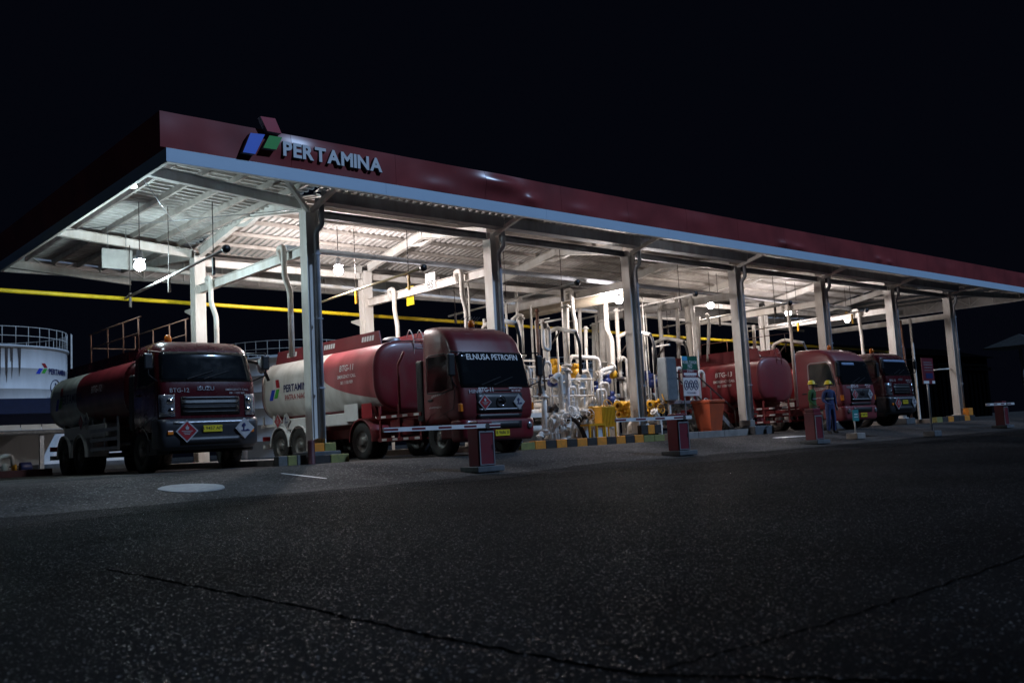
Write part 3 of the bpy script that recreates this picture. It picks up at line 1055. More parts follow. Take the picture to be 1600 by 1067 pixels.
def truck(name, label, X, Y, cfg):
    t = thing(name, label, 'truck', (X, Y, cfg.get('z', 0.0)), 0, 'tank trucks in the loading bays')
    st = cfg['style']
    paint = M[cfg.get('paint', 'truck_red')]
    hw = 1.19
    rf = cfg.get('roof', 0.0)
    if st == 'high':          # rounded high-roof cab
        lv = [(0.80, 0.10, 1.95, hw - .02, .15, .06), (1.00, 0.02, 1.95, hw, .15, .06), (1.30, 0.00, 1.95, hw, .15, .06), (1.62, 0.04, 1.95, hw, .15, .06),
              (2.05, 0.13, 1.95, hw - .01, .15, .07), (2.50, 0.24, 1.95, hw - .03, .16, .07), (2.58, 0.29, 1.95, hw - .04, .18, .08),
              (2.72 + rf * .4, 0.38, 1.95, hw - .05, .18, .08), (2.86 + rf * .7, 0.54, 1.97, hw - .07, .20, .09), (2.96 + rf * .9, 0.76, 1.98, hw - .11, .22, .10), (3.02 + rf, 1.0, 1.98, hw - .19, .22, .09), (3.05 + rf, 1.22, 1.96, hw - .32, .2, .08)]
        ws = (1.64, 2.54)
    else:                     # upright cab with a low roof
        lv = [(0.95, 0.05, 1.75, hw - .02, .16, .06), (1.20, 0.0, 1.75, hw, .16, .07), (1.95, 0.02, 1.75, hw, .18, .08), (2.10, 0.06, 1.75, hw, .18, .08),
              (2.72, 0.22, 1.75, hw - .05, .20, .09), (2.84, 0.27, 1.75, hw - .07, .22, .09), (2.95, 0.36, 1.74, hw - .12, .24, .09), (3.03, 0.50, 1.72, hw - .20, .24, .08), (3.08, 0.72, 1.66, hw - .36, .22, .06)]
        ws = (2.08, 2.80)
    dpt = cfg.get('depth', 1.95 if st == 'high' else 1.75)
    lv = [(a[0], a[1], dpt + (a[2] - (1.95 if st == 'high' else 1.75)), *a[3:]) for a in lv]
    cab = Cab(lv)
    zs = []
    for a, b in zip(lv, lv[1:]):
        k = max(1, int((b[0] - a[0]) / 0.12))
        zs += [lerp(a[0], b[0], i / k) for i in range(k)]
    zs.append(lv[-1][0])
    cb = cab.shell(zs).build('cab', paint, t)
    cab.front(ws[0], ws[1], -0.955, 0.955, 0.012, 24, 8, inset=0.975).build('windscreen', M['glass'], cb)
    # black surround below the screen and wipers
    for s in (-1, 1):
        wz = ws[0] + 0.06
        MB().bar((s * .2 - .35, cab.fy(wz, s * .2) - .03, wz), (s * .2 + .30, cab.fy(wz + .18, s * .2 + .3) - .03, wz + .20), 0.02, 0.025).build('wiper', M['black_plastic'], cb)
    for s in (-1, 1):
        y0, y1 = 0.45, min(1.38, dpt - .25)
        zb_, zt_ = ws[0] + 0.02, ws[1] - 0.06
        MB_ = cab.side([(y0 - .08, zb_), (y0 + .35, zb_ - .06), (y1, zb_ - .04), (y1, zt_ - .04), (y1 - .06, zt_), (y0 + .22, zt_), (y0 + .1, zt_ - .1)], s)
        w_ = MB_.build('side_window', M['glass'], cb)
        # window frame line and door seam, handle
        fr = MB()
        pth = [(y0 - .11, zb_ - .03), (y0 + .34, zb_ - .10), (y1 + .04, zb_ - .08), (y1 + .04, zt_ - .02), (y1 - .06, zt_ + .04), (y0 + .2, zt_ + .04), (y0 + .07, zt_ - .08), (y0 - .11, zb_ - .03)]
        pp = [(s * (cab.at(z)[2] + .006), y, z) for y, z in pth]
        fr.tube(pp, 0.016, n=6, fil=0.03)
        fr.build('window_frame', M['silver'] if cfg.get('pale_frame') else M['black_plastic'], cb)
        zd = lv[0][0] + .05
        dr = MB()
        dp_ = [(.33, zd + .35), (.33, zb_ - .1)]
        for q0, q1 in (((.36, zd + .3), (.30, zb_ - .05)), ((dpt - .18, zd), (dpt - .18, zt_)), ((.36, zd + .3), (dpt - .18, zd))):
            p0 = (s * (cab.at(q0[1])[2] + .002), q0[0], q0[1])
            p1 = (s * (cab.at(q1[1])[2] + .002), q1[0], q1[1])
            dr.bar(p0, p1, 0.012, 0.012)
        dr.build('door_seam', M['black_plastic'], cb)
        hz = zb_ - .28
        MB().cbox((s * (hw + .0), dpt - .42, hz), (s * (hw + .035), dpt - .24, hz + .05), .01).build('door_handle', M['black_plastic'], cb)
        # mirrors on a black arm
        mr = MB()
        ax = s * (hw + .25)
        mr.tube([(s * (hw - .15), .30, ws[1] - .02), (ax, .06, ws[1] - .02), (ax, .06, ws[0] + .15), (s * (hw - .02), .25, ws[0] + .02)], 0.018, n=6)
        mb_ = mr.build('mirror', M['black_plastic'], t)
        MB().cbox((ax - .10, .02, ws[0] + .28), (ax + .10, .12, ws[1] - .08), .035).build('mirror_housing', M['black_plastic'], mb_)
        # steps and wheel arch below the door
        MB().cbox((s * (hw - .30), .28, .42), (s * (hw - .01), .95, .78), .04).build('step_box', M['black_plastic'] if st == 'low' else paint, t)
        ar = MB()
        for k in range(12):
            a0_, a1_ = PI * k / 12, PI * (k + 1) / 12
            yc = cfg['axles'][0]
            ar.add([(s * (hw - .32), yc + .62 * math.cos(a0_), .5 + .60 * math.sin(a0_)), (s * (hw + .01), yc + .62 * math.cos(a0_), .5 + .60 * math.sin(a0_)),
                    (s * (hw + .01), yc + .62 * math.cos(a1_), .5 + .60 * math.sin(a1_)), (s * (hw - .32), yc + .62 * math.cos(a1_), .5 + .60 * math.sin(a1_))], [(0, 1, 2, 3)], 0, True)
        ar.build('wheel_arch', M['black_plastic'], t)
    # front details
    fn = lambda u, v, off: Vector((u, cab.fy(v, u) - off, v))
    tm = Parts('lettering', [mat('dull_print', (.42, .42, .42), .6) if st == 'low' else M['white_print'], M['galv'] if st == 'low' else M['silver']], t)
    if st == 'high':
        cab.front(1.02, 1.50, -0.62, 0.62, 0.018, 12, 4).build('grille', M['dark_grey_plastic'], cb)
        cab.front(1.08, 1.115, -0.58, 0.58, 0.035, 12, 1).build('grille_bar', M['silver'], cb)
        cab.front(0.86, 0.98, -0.60, 0.60, 0.03, 12, 1).build('lower_grille', M['black_plastic'], cb)
        cab.front(1.545, 1.575, -0.35, 0.35, 0.016, 8, 1).build('hood_slot', M['black_plastic'], cb)
        em = MB().lathe([(0.135, -0.012), (0.135, 0.0), (0.105, 0.0), (0.105, -0.012), (0.135, -0.012)], (0, cab.fy(1.29, 0) - .04, 1.29), 'y', 28)
        em.box((-.12, cab.fy(1.29, 0) - .052, 1.275), (.12, cab.fy(1.29, 0) - .042, 1.305))
        em.build('emblem', M['chrome'], cb)
        bz0, bz1 = 0.33, 0.86
        bump = Cab([(bz0, 0.06, .55, hw - .03, .17, .06), (bz0 + .08, 0.0, .55, hw, .17, .06), (bz1 - .05, -0.02, .55, hw + .01, .17, .06), (bz1, 0.02, .55, hw, .17, .06)])
        bp_ = bump.shell([bz0, bz0 + .04, bz0 + .08, .5, .65, bz1 - .05, bz1]).build('bumper', paint, t)
        bump.front(0.62, 0.80, -0.55, 0.55, 0.012, 12, 2).build('air_intake', M['black_plastic'], bp_)
        for s in (-1, 1):
            MB().lathe([(0.001, -.03), (0.07, -.02), (.085, 0), (.085, .05)], (s * .95, bump.fy(.68, .95) - .02, .68), 'y', 18).build('headlight', M['lens'], t)
            z_ = 1.16
            MB().cbox((s * (hw - .10), cab.fy(z_, hw - .05) - .015, z_ - .10), (s * (hw + .012), cab.fy(z_, hw - .05) + .09, z_ + .10), .02).build('indicator', M['amber'], t)
        platez, platey = 0.44, bump.fy(.47, 0) - .012
        diamond(t, 'hazard_placard', (-.52, 1.27), .20, 'red', fn_off(cab, .03), 'flame')
        diamond(t, 'hazard_placard', (.60, 1.27), .20, 'white', fn_off(cab, .03), 'env')
        add_text(tm, cfg.get('maker', ''), 0.13, lambda u, v: fn(u - .75, v + 1.50, .022), .012, 0, 1, 1.2)
        add_text(tm, cfg.get('code', ''), 0.15, lambda u, v: fn(u - .42, v + 1.53, .024), .01)
        add_text(tm, 'EMERGENCY CALL', 0.055, lambda u, v: fn(u + .55, v + 1.60, .024), .008)
        add_text(tm, '081 1100 909', 0.055, lambda u, v: fn(u + .55, v + 1.53, .024), .008)
        if cfg.get('visor'):
            add_text(tm, cfg['visor'], 0.20, lambda u, v: fn(u, v + 2.34, .022), .014, 0, 0, 1.0)
        else:
            cab.front(2.36, 2.46, -0.70, 0.0, 0.016, 10, 1).build('visor_strip', M['print_blue'] if st == 'x' else mat('visor_blue', (0.25, 0.36, 0.55), 0.5), cb)
        for s in (-1,):
            add_text(tm, 'RESTRICTED AREA', 0.085, lambda u, v: (s * (cab.at(v + 1.50)[2] + .006), 0.95 + u * .8, v + 1.50), .004) if False else None
            add_text(tm, 'PERTAMINA PATRA', 0.075, lambda u, v: (-(cab.at(1.5)[2] + .006), 0.95 - u * -.9, v + 1.50 - u * .12), .004)
            add_text(tm, 'ELNUSA PETROFIN', 0.06, lambda u, v: (-(cab.at(1.5)[2] + .006), 1.1 + u, v + 1.20), .004)
        # air deflector roof ribs
        for s in (-.45, .45):
            MB().bar((s, 1.05, 2.93 + rf), (s, dpt - .1, 3.045 + rf), 0.05, 0.05).build('roof_rib', paint, cb)
        bz = 3.0 + rf
        bx, by = cfg.get('beacon', (.15, 1.35))
    else:
        cab.front(1.30, 1.72, -0.60, 0.60, 0.014, 12, 2).build('grille', M['black_plastic'], cb)
        for z_ in (1.36, 1.46, 1.56):
            cab.front(z_, z_ + .028, -0.56, 0.56, 0.032, 12, 1).build('grille_bar', M['black_plastic'], cb)
        cab.front(1.66, 1.73, -0.58, 0.58, 0.026, 12, 1).build('grille_bar', M['dark_grey_plastic'], cb)
        bz0, bz1 = 0.50, 1.22
        bump = Cab([(bz0, 0.10, .6, hw - .05, .16, .06), (bz0 + .1, -.02, .6, hw + .02, .16, .06), (1.12, -.06, .6, hw + .03, .16, .06), (bz1, -.01, .6, hw + .02, .16, .06)])
        bp_ = bump.shell([bz0, bz0 + .1, .8, 1.0, 1.12, bz1]).build('bumper', M['dark_grey_plastic'], t)
        bump.front(1.10, 1.16, -0.75, 0.75, 0.014, 12, 1).build('bumper_trim', M['galv'], bp_)
        bump.front(0.62, 0.80, -0.62, 0.62, 0.012, 12, 1).build('air_intake', M['black_plastic'], bp_)
        for s in (-1, 1):
            h_ = cab.front(1.27, 1.78, s * .72, s * .985, 0.02, 6, 4).build('headlight', M['lens'], t)
            for z_, x_ in ((1.40, .93), (1.62, .95)):
                MB().lathe([(0.001, -.02), (0.06, -.012), (.085, .01), (.09, .04)], (s * x_, cab.fy(z_, x_) - .028, z_), 'y', 16).build('lamp_reflector', M['chrome'], h_)
            MB().cbox((s * .92, bump.fy(.95, .95) - .02, .86), (s * 1.05, bump.fy(.95, .95) + .02, .95), .01).build('indicator', M['amber'], t)
        platez, platey = 0.90, bump.fy(.95, 0) - .014
        fb = fn_off(bump, .03)
        diamond(t, 'hazard_placard', (-.62, .93), .26, 'red', fb, 'flame')
        diamond(t, 'hazard_placard', (.80, .96), .25, 'white', fb, 'env')
        add_text(tm, cfg.get('maker', ''), 0.13, lambda u, v: fn(u - .12, v + 1.87, .022), .015, 0, 1, 1.15)
        add_text(tm, cfg.get('code', ''), 0.14, lambda u, v: fn(u - .74, v + 1.83, .018), .004)
        add_text(tm, 'EMERGENCY CALL', 0.072, lambda u, v: fn(u + .66, v + 1.86, .018), .004)
        add_text(tm, '081 1100 909', 0.072, lambda u, v: fn(u + .66, v + 1.78, .018), .004)
        if cfg.get('visor_band'):
            cab.front(2.66, 2.76, -0.80, 0.80, 0.016, 10, 1).build('visor_strip', mat('visor_blue', (0.25, 0.36, 0.55), 0.5), cb)
        bz = 3.04
        bx, by = cfg.get('beacon', (-.35, 1.0))
    # number plate
    pb = MB().box((-.23, platey - .012, platez), (.23, platey, platez + .15))
    po = pb.build('number_plate', M['plate_yellow'], t)
    pt = MB()
    add_text(pt, cfg['plate'], 0.11, lambda u, v: (u, platey - .015, platez + .045 + v), .006)
    pt.build('plate_text', M['black_print'], po)
    # beacon
    b_ = MB().lathe([(0.001, .26), (.05, .25), (.08, .20), (.085, .06), (.001, .06)], (bx, by, bz), n=16).build('beacon', M['amber'], t)
    MB().lathe([(.001, .06), (.095, .06), (.10, -.04)], (bx, by, bz), n=16).build('beacon_base', M['black_plastic'], b_)
    if cfg.get('antenna'):
        an = MB()
        for k in range(7):
            x_ = bx - .28 + .09 * k
            an.tube([(x_, by + .1, bz), (x_ + .03, by + .1, bz + .28), (x_ + .10, by + .05, bz + .36)], .007, n=5)
        an.build('roof_rack', M['dark_steel'], t)
    # chassis
    L = cfg['length']
    ch = MB()
    for s in (-.42, .42):
        ch.box((s - .04, .5, .62), (s + .04, L - .2, .88))
    for k in range(int(L / 1.1)):
        ch.box((-.38, .9 + k * 1.1, .66), (.38, .98 + k * 1.1, .84))
    ch.build('chassis', M[cfg.get('chassis', 'chassis_black')], t)
    MB().cbox((-.75, .55, .55), (.75, 1.5, 1.05), .05).build('engine', M['chassis_black'], t)
    for i, y in enumerate(cfg['axles']):
        MB().cyl((-1.0, y, .5), (1.0, y, .5), .07, n=10).build('axle', M['chassis_black'], t)
        for s in (-1, 1):
            add_wheel(t, s * (1.03 if i == 0 else 1.06), y, dual=i > 0)
    # tank
    y0, y1, zc, bh, aw = cfg['tank']
    NE = 3.0
    def tx(z):
        q = min(1.0, abs((z - zc) / bh))
        return aw * max(0.0, 1 - q ** NE) ** (1 / NE)
    k = max(2, int((y1 - y0) / .8))
    secs = [(y0, .995), (y0, 1.010), (y0 + .05, 1.010), (y0 + .055, 1.0)]
    secs += [(lerp(y0 + .1, y1 - .1, i / k), 1.0) for i in range(k + 1)]
    secs += [(y1 - .055, 1.0), (y1 - .05, 1.010), (y1, 1.010), (y1, .995)]
    ns = 48
    def section(y, s_):
        out = []
        for i in range(ns):
            a = 2 * PI * i / ns
            c_, d_ = math.cos(a), math.sin(a)
            out.append((math.copysign(abs(c_) ** (2 / NE), c_) * aw * s_, y, zc + math.copysign(abs(d_) ** (2 / NE), d_) * bh * s_))
        return out
    def loft(ss, cap=None):
        mb = MB()
        vs_ = [p for y, s_ in ss for p in section(y, s_)]
        fs_ = []
        for j in range(len(ss) - 1):
            for i in range(ns):
                fs_.append((j * ns + i, j * ns + (i + 1) % ns, (j + 1) * ns + (i + 1) % ns, (j + 1) * ns + i))
        mb.add(vs_, fs_, 0, True)
        if cap is not None:
            mb.add(section(*ss[cap]), [tuple(range(ns))], 0, True)
        return mb
    tko = loft(secs[2:-2]).build('tank', cfg['tank_mat'], t)
    for rim in (secs[:4], secs[-4:]):
        loft(rim).build('tank_rim', paint, tko)
    loft([(y0 + .03, .994), (y0 - .01, .97), (y0 - .05, .88), (y0 - .09, .66), (y0 - .115, .35), (y0 - .12, .1)], -1).build('tank_head', paint, tko)
    loft([(y1 - .03, .994), (y1 + .01, .97), (y1 + .05, .88), (y1 + .09, .66), (y1 + .115, .35), (y1 + .12, .1)], -1).build('tank_head', cfg.get('rear_mat') or paint, tko)
    # saddles
    for y in (y0 + .5, (y0 + y1) / 2, y1 - .6):
        MB().prism([(-.75, .88), (.75, .88), (.95, zc - bh * .80), (-.95, zc - bh * .80)], y - .06, y + .06, 'xz').build('tank_saddle', M[cfg.get('chassis', 'chassis_black')], t)
    zt_ = zc + bh
    # coaming boards along the top with slanted ends
    ch_ = cfg.get('coaming', .38)
    for s in (-1, 1):
        xa = s * aw * .62
        zb2 = zt_ - .10
        cy = y0 + cfg.get('coam_y', .2)
        MB().prism([(cy - .08, zb2), (y1 - .12, zb2), (y1 - .30, zt_ + ch_), (cy + .02, zt_ + ch_)], xa - .02, xa + .02, 'yz').build('coaming', cfg.get('coam_mat') or paint, t)
    MB().box((-aw * .60, y0 + .3, zt_ + .004), (aw * .60, y1 - .35, zt_ + .03)).build('walkway', M['dark_steel'], t)
    for yy in [lerp(y0 + .9, y1 - .9, k / 3) for k in range(4)]:
        MB().lathe([(.26, .02), (.26, .14), (.20, .17), (.08, .20), (.001, .20)], (0, yy, zt_), n=18).build('manhole_lid', M['silver'], t)
    # ladder at the front head
    ld = MB()
    for s in (-.17, .17):
        ld.tube([(s + .25, y0 + .25, zt_ + ch_ * .4), (s + .25, y0 + .10, zt_ + ch_ + .06), (s + .25, y0 - .08, zt_ + .1), (s + .25, y0 - .08, zc - bh * .6)], .016, n=6, fil=.12)
    for k in range(7):
        z_ = zc - bh * .5 + k * .25
        ld.cyl((.08, y0 - .08, z_), (.42, y0 - .08, z_), .011, n=5)
    ld.build('ladder', M['silver'] if not cfg.get('red_ladder') else paint, t)
    # lettering on the tank side that faces the camera (x<0)
    td = Parts('tank_lettering', [M['white_print'], M['navy_print'], M['print_blue'], M['print_green'], M['print_red']], tko)
    side = lambda y, z, off=.014: (-(tx(z) + off), y, z)
    for (body, size, yy, zz, mi, bold, sxx) in cfg.get('tank_text', []):
        # read from the left-hand side: text runs from rear to front
        add_text(td, body, size, lambda u, v: side(yy - u, zz + v), bold, 0, mi, sxx)
    for (ey, ez, es) in cfg.get('tank_emblem', []):
        for pts, mi in (([(0, 0), (.34, 0), (.62, .78), (.28, .78)], 2), ([(.48, .12), (.80, .12), (1.04, .78), (.72, .78)], 3), ([(.62, 1.5), (.94, 1.5), (1.06, .90), (.74, .90)], 4)):
            gv, gf = grid4(pts, lambda p, q: side(ey - p * es * 1.6, ez + q * es, .012))
            td.add(gv, gf, mi)
    for s, yy in cfg.get('coam_marks', []):
        for k in range(5):
            a = yy - .13 * k
            td.add([(-(aw * .62 + .026), a, zt_ + .06), (-(aw * .62 + .026), a - .10, zt_ + .06), (-(aw * .62 + .026), a - .14, zt_ + .20), (-(aw * .62 + .026), a - .04, zt_ + .20)], [(0, 1, 2, 3)], 0)
    # placards and skirt on the tank side
    for (yy, zz, s_, inner, kind) in cfg.get('side_placards', []):
        diamond(t, 'hazard_placard', (0, 0), s_, inner, (lambda yy, zz: lambda u, v, off: Vector((-(1.20 + off), yy - u, zz + v)))(yy, zz), kind)
    # mudguards over the rear axles
    mg = cfg.get('mud', 'white_paint')
    for (y, s) in [(y, s) for y in cfg['axles'][1:] for s in (-1, 1)]:
        m_ = MB()
        k = 14
        vs2 = []
        for i in range(k + 1):
            a = PI * (-.02 + 1.04 * i / k)
            for r_, x_ in ((.60, s * 1.22), (.60, s * .60), (.575, s * .60), (.575, s * 1.19), (.55, s * 1.22)):
                vs2.append((x_, y + r_ * math.cos(a), .52 + r_ * math.sin(a)))
        fs2 = []
        for i in range(k):
            for q in range(5):
                fs2.append((i * 5 + q, i * 5 + (q + 1) % 5, (i + 1) * 5 + (q + 1) % 5, (i + 1) * 5 + q))
        m_.add(vs2, fs2, 0, True)
        m_.build('mudguard', M[mg], t)
    # side guards
    for (g0, g1, zs_, mname, stripes) in cfg.get('guards', []):
        for s in (-1, 1):
            for z_ in zs_:
                MB().box((s * 1.14, g0, z_), (s * 1.18, g1, z_ + .09)).build('side_guard_rail', M[mname], t)
                if stripes:
                    k = 4
                    for i in range(k):
                        a = lerp(g0, g1, (i + .15) / k)
                        MB().box((s * 1.181, a, z_ + .015), (s * 1.186, a + (g1 - g0) / k * .45, z_ + .075)).build('reflector', M['white_print'], t)
            for y in (g0 + .05, (g0 + g1) / 2, g1 - .1):
                MB().box((s * 1.10, y, min(zs_) - .02), (s * 1.139, y + .08, max(zs_) + .35)).build('side_guard_post', M[mname], t)
    # rear: underrun bar, tail lamps
    MB().box((-1.1, L - .1, .45), (1.1, L - .02, .58)).build('underrun_bar', M['white_paint'], t)
    for s in (-1, 1):
        MB().cbox((s * .85, L - .06, .70), (s * 1.1, L, .84), .01).build('tail_lamp', M['print_red'], t)
    # discharge pipe and side box under the tank
    MB().tube([(-.2, y0 + .6, zc - bh + .02), (-.2, y0 + .6, .80), (-.9, y0 + .9, .75), (-1.05, y0 + .9, .72)], .06, n=8).build('discharge_pipe', M['galv'], t)
    MB().cbox((-1.16, y0 + 1.5, zc - bh - .28), (-.80, y1 - 1.2, zc - bh + .06), .03).build('hose_tray', M[mg], t)
    return t, cab

def fn_off(cab, base):
    return lambda u, v, off: Vector((u, cab.fy(v, u) - base - off, v))

# front left truck: upright cab, white and dark red tank with hand rails on top
tm1 = tank_mat('tank_livery_a', 6.1, 2.0, .85, 3.4, 1.35, red=(0.14, 0.012, 0.018), white=(0.66, 0.70, 0.68))
t1, c1 = truck('tank_truck', 'dark red upright-cab tank truck at the left with rails on its white and red tank', -2.40, 0.60, dict(
    style='low', maker='ISUZU', code='BTG-12', plate='B 9457 AFV', axles=[1.35, 5.85, 7.2], length=8.9, tank=(2.35, 8.5, 2.08, .82, 1.18), tank_mat=tm1, coaming=.20, paint='truck_dark',
    tank_text=[('PERTAMINA', .36, 6.55, 2.0, 1, .015, 1.0), ('BTG-12', .26, 4.4, 2.15, 0, .01, 1.0)], tank_emblem=[(8.0, 1.85, .42)], mud='white_paint',
    guards=[(2.9, 5.0, (.62, .86, 1.10), 'silver', False)], side_placards=[(5.6, 1.42, .22, 'red', 'flame'), (5.15, 1.42, .24, 'white', 'env')], beacon=(-.55, 1.15)))
# hand rails on top of the first truck
rl = MB()
for s in (-.62, .62):
    zt_ = 2.08 + .82 + .20
    for y in (2.9, 4.0, 5.2, 6.6):
        rl.cyl((s, y, zt_ - .05), (s, y, zt_ + .85), .018, n=6)
    rl.tube([(s, 2.7, zt_ + .85), (s, 6.8, zt_ + .85)], .018, n=6)
    rl.tube([(s, 2.9, zt_ + .45), (s, 6.6, zt_ + .45)], .014, n=6)
rl.cyl((-.62, 6.6, 3.55), (.62, 6.6, 3.55), .016, n=6)
rl.build('hand_rail', M['rust'], t1)
# exhaust brush and bracket tank behind the cab
MB().cbox((-1.12, 1.95, 1.05), (-.55, 2.25, 2.4), .05).build('air_cleaner', M['black_plastic'], t1)

tm2 = tank_mat('tank_livery_b', 6.55, 2.60, 1.0, 3.0, 1.42, red=(0.40, 0.085, 0.10), white=(0.66, 0.66, 0.63))
t2, c2 = truck('tank_truck', 'high-roof red tank truck between the first two columns with lettered windscreen', 3.50, -2.95, dict(
    style='high', maker='HINO', code='BTG-11', plate='B 9686 SI', visor='ELNUSA PETROFIN', roof=.22, coam_y=.35, depth=1.62, axles=[1.0, 4.55, 8.05, 9.25], length=10.6, tank=(3.75, 10.3, 2.25, .98, 1.22), tank_mat=tm2,
    paint='truck_red', chassis='chassis_red', coaming=.30, coam_mat=M['truck_red_worn'], mud='white_paint', antenna=True,
    tank_text=[('PERTAMINA', .31, 8.02, 2.16, 1, .02, 1.0), ('PATRA NIAGA', .24, 8.05, 1.90, 4, .004, .95), ('BTG-11', .24, 5.15, 2.50, 0, .012, 1.0), ('EMERGENCY CALL', .13, 5.15, 2.30, 0, .012, .9), ('081 1100 909', .13, 5.15, 2.13, 0, .012, .9)],
    tank_emblem=[(9.80, 1.95, .42)], coam_marks=[(1, 5.0), (1, 7.1), (1, 9.4)],
    guards=[(1.75, 3.75, (.46, 1.06), 'chassis_red', True), (8.9, 10.5, (1.12,), 'white_paint', False)], side_placards=[(9.3, 1.28, .24, 'red', 'flame'), (8.75, 1.28, .24, 'white', 'env')], beacon=(.18, 1.22)))
MB().box((-1.215, 4.65, 1.08), (-1.20, 5.35, 1.55)).build('notice_plate', M['white_paint'], t2)
MB().box((-1.215, 3.95, 1.12), (-1.20, 4.45, 1.52)).build('notice_plate', M['print_red'], t2)
MB().tube([(-1.12, 2.75, .95), (-1.12, 2.75, 2.45), (-1.12, 2.45, 2.75)], .035, n=8).build('upright_pole', M['chassis_red'], t2)
MB().cbox((-1.15, 1.68, .9), (-.75, 1.95, 2.45), .05).build('side_fairing', M['black_plastic'], t2)
MB().cbox((-1.08, 2.2, .72), (-.50, 3.3, 1.02), .04).build('battery_box', M['chassis_red'], t2)
MB().cyl((.9, 2.2, .6), (.9, 3.4, .6), .28, n=20).build('fuel_tank', M['silver'], t2)
# drive mudguard of the tractor is red
for o in [c for c in t2.children if c.name.startswith('mudguard')][:2]:
    o.data.materials[0] = M['chassis_red']

tm3 = tank_mat('tank_livery_c', 60, 2.0, .85, .1, 9.0, red=(0.27, 0.035, 0.046))
t3, c3 = truck('tank_truck', 'dusty red high-roof tank truck behind the two helmeted workers', 21.0, -3.05, dict(
    style='high', maker='HINO', code='BTG-13', plate='B 9687 SI', axles=[1.1, 5.6, 6.9], length=9.2, tank=(3.6, 8.9, 2.12, .90, 1.20), tank_mat=tm3, paint='truck_red_worn', chassis='chassis_red',
    coaming=.36, coam_mat=M['truck_red_worn'], mud='chassis_red', red_ladder=True, pale_frame=True,
    tank_text=[('BTG-13', .26, 5.2, 2.35, 0, .012, 1.0), ('EMERGENCY CALL', .14, 5.2, 2.12, 0, .012, .9), ('081 1100 909', .14, 5.2, 1.94, 0, .012, .9)],
    guards=[(2.3, 4.6, (.40, .66, .92), 'chassis_red', True)], beacon=(.35, 1.35)))
rl = MB()
for y in (3.4, 4.8, 6.2, 7.6):
    rl.cyl((.6, y, 3.2), (.6, y, 3.95), .016, n=6)
rl.tube([(.6, 3.2, 3.95), (.6, 7.8, 3.95)], .016, n=6)
rl.build('hand_rail', M['rust'], t3)

tm4 = tank_mat('tank_livery_d', 5.8, 2.0, .85, 3.0, 1.35)
t4, c4 = truck('tank_truck', 'glossy dark red tank truck farthest right, next to the dusty red tanker', 26.55, -1.9, dict(
    style='low', maker='HINO', code='BTG-10', plate='B 9443 SI', axles=[1.35, 5.5, 6.8], length=8.9, tank=(2.35, 8.5, 2.02, .82, 1.18), tank_mat=tm4, coaming=.22, paint='truck_dark', visor_band=True, beacon=(-.6, .9)))

# ------------------------------------------------------------------ overhead pipes, rails and fittings
def pipe_thing(name, label, cat, pts, r, m, fil=None, n=12, group=None, extra=None):
    o = MB().tube(pts, r, n=n, fil=fil).build(name, m)
    tag(o, label, cat, group)
    return o
yp = thing('yellow_pipe', 'long yellow overhead pipe running behind the rear columns', 'pipe', (0, 7.35, 5.08))
MB().tube([(-30, 0, 0.10), (-5.4, 0, 0.03), (12, 0, -0.22), (45, 0, -0.70)], 0.062, n=12).build('pipe_run', mat('bright_yellow', (.80, .58, .015), .45, var=.2), yp)
for x in (3.9, 12, 20.0, 28):
    MB().lathe([(.06, -.05), (.10, -.05), (.10, .05), (.06, .05)], (x, 0, -.006 - .0147 * (x + 0)), 'x', 16).build('flange', M['yellow'], yp)
for i in range(NC):
    x = i * DX
    MB().prism([(7.02, 4.55 - x * .0147), (7.75, 4.80 - x * .0147), (7.75, 4.86 - x * .0147), (7.02, 4.86 - x * .0147)], x - .05 + .0, x + .05, 'yz').build('pipe_bracket', M['white_steel'], canopy)
pipe_thing('foam_pipe', 'bright white pipe along the rear edge of the canopy above the yellow pipe', 'pipe', [(-2.0, 8.2, 6.20), (14.5, 8.2, 5.86), (36, 8.2, 5.5)], 0.075, M['white_pipe'])
pipe_thing('conduit_pipe', 'grey conduit hung under the roof along the front bays', 'pipe', [(0.4, 2.0, 5.80), (30, 2.0, 5.62)], 0.085, M['pvc_grey'])
# fall-arrest rails above the truck lanes
for i, (x, lab) in enumerate([(-2.4, 'above the leftmost truck'), (3.2, 'above the second truck'), (9.1, 'above the pipework island'), (15.0, 'above the stair platform'), (21.0, 'above the dusty red tanker'), (27.0, 'above the farthest tanker')]):
    t = thing('safety_rail', 'thin overhead safety rail with black buffer ' + lab, 'rail', (x, 0, 4.98), 0, 'overhead safety rails')
    MB().tube([(0, -.35, .08), (0, 6.2, -.10)], .035, n=8).build('rail_tube', mat('cream_rail', (.55, .45, .26), .5) if i == 1 else M['white_pipe'], t)
    MB().lathe([(.001, -.06), (.09, -.05), (.10, 0), (.09, .05), (.001, .06)], (0, -.40, .08), 'y', 14).build('buffer', M['black_plastic'], t)
    for y in (.3, 3.0, 5.8):
        MB().cyl((0, y, .05), (0, y, 1.35 if y != 3.0 else 1.85), .012, n=5).build('hanger_rod', M['dark_steel'], t)
        MB().cbox((-.03, y - .04, -.42), (.03, y + .04, 0.0), .01).build('trolley', M['yellow'] if i in (1, 5) else M['dark_steel'], t)
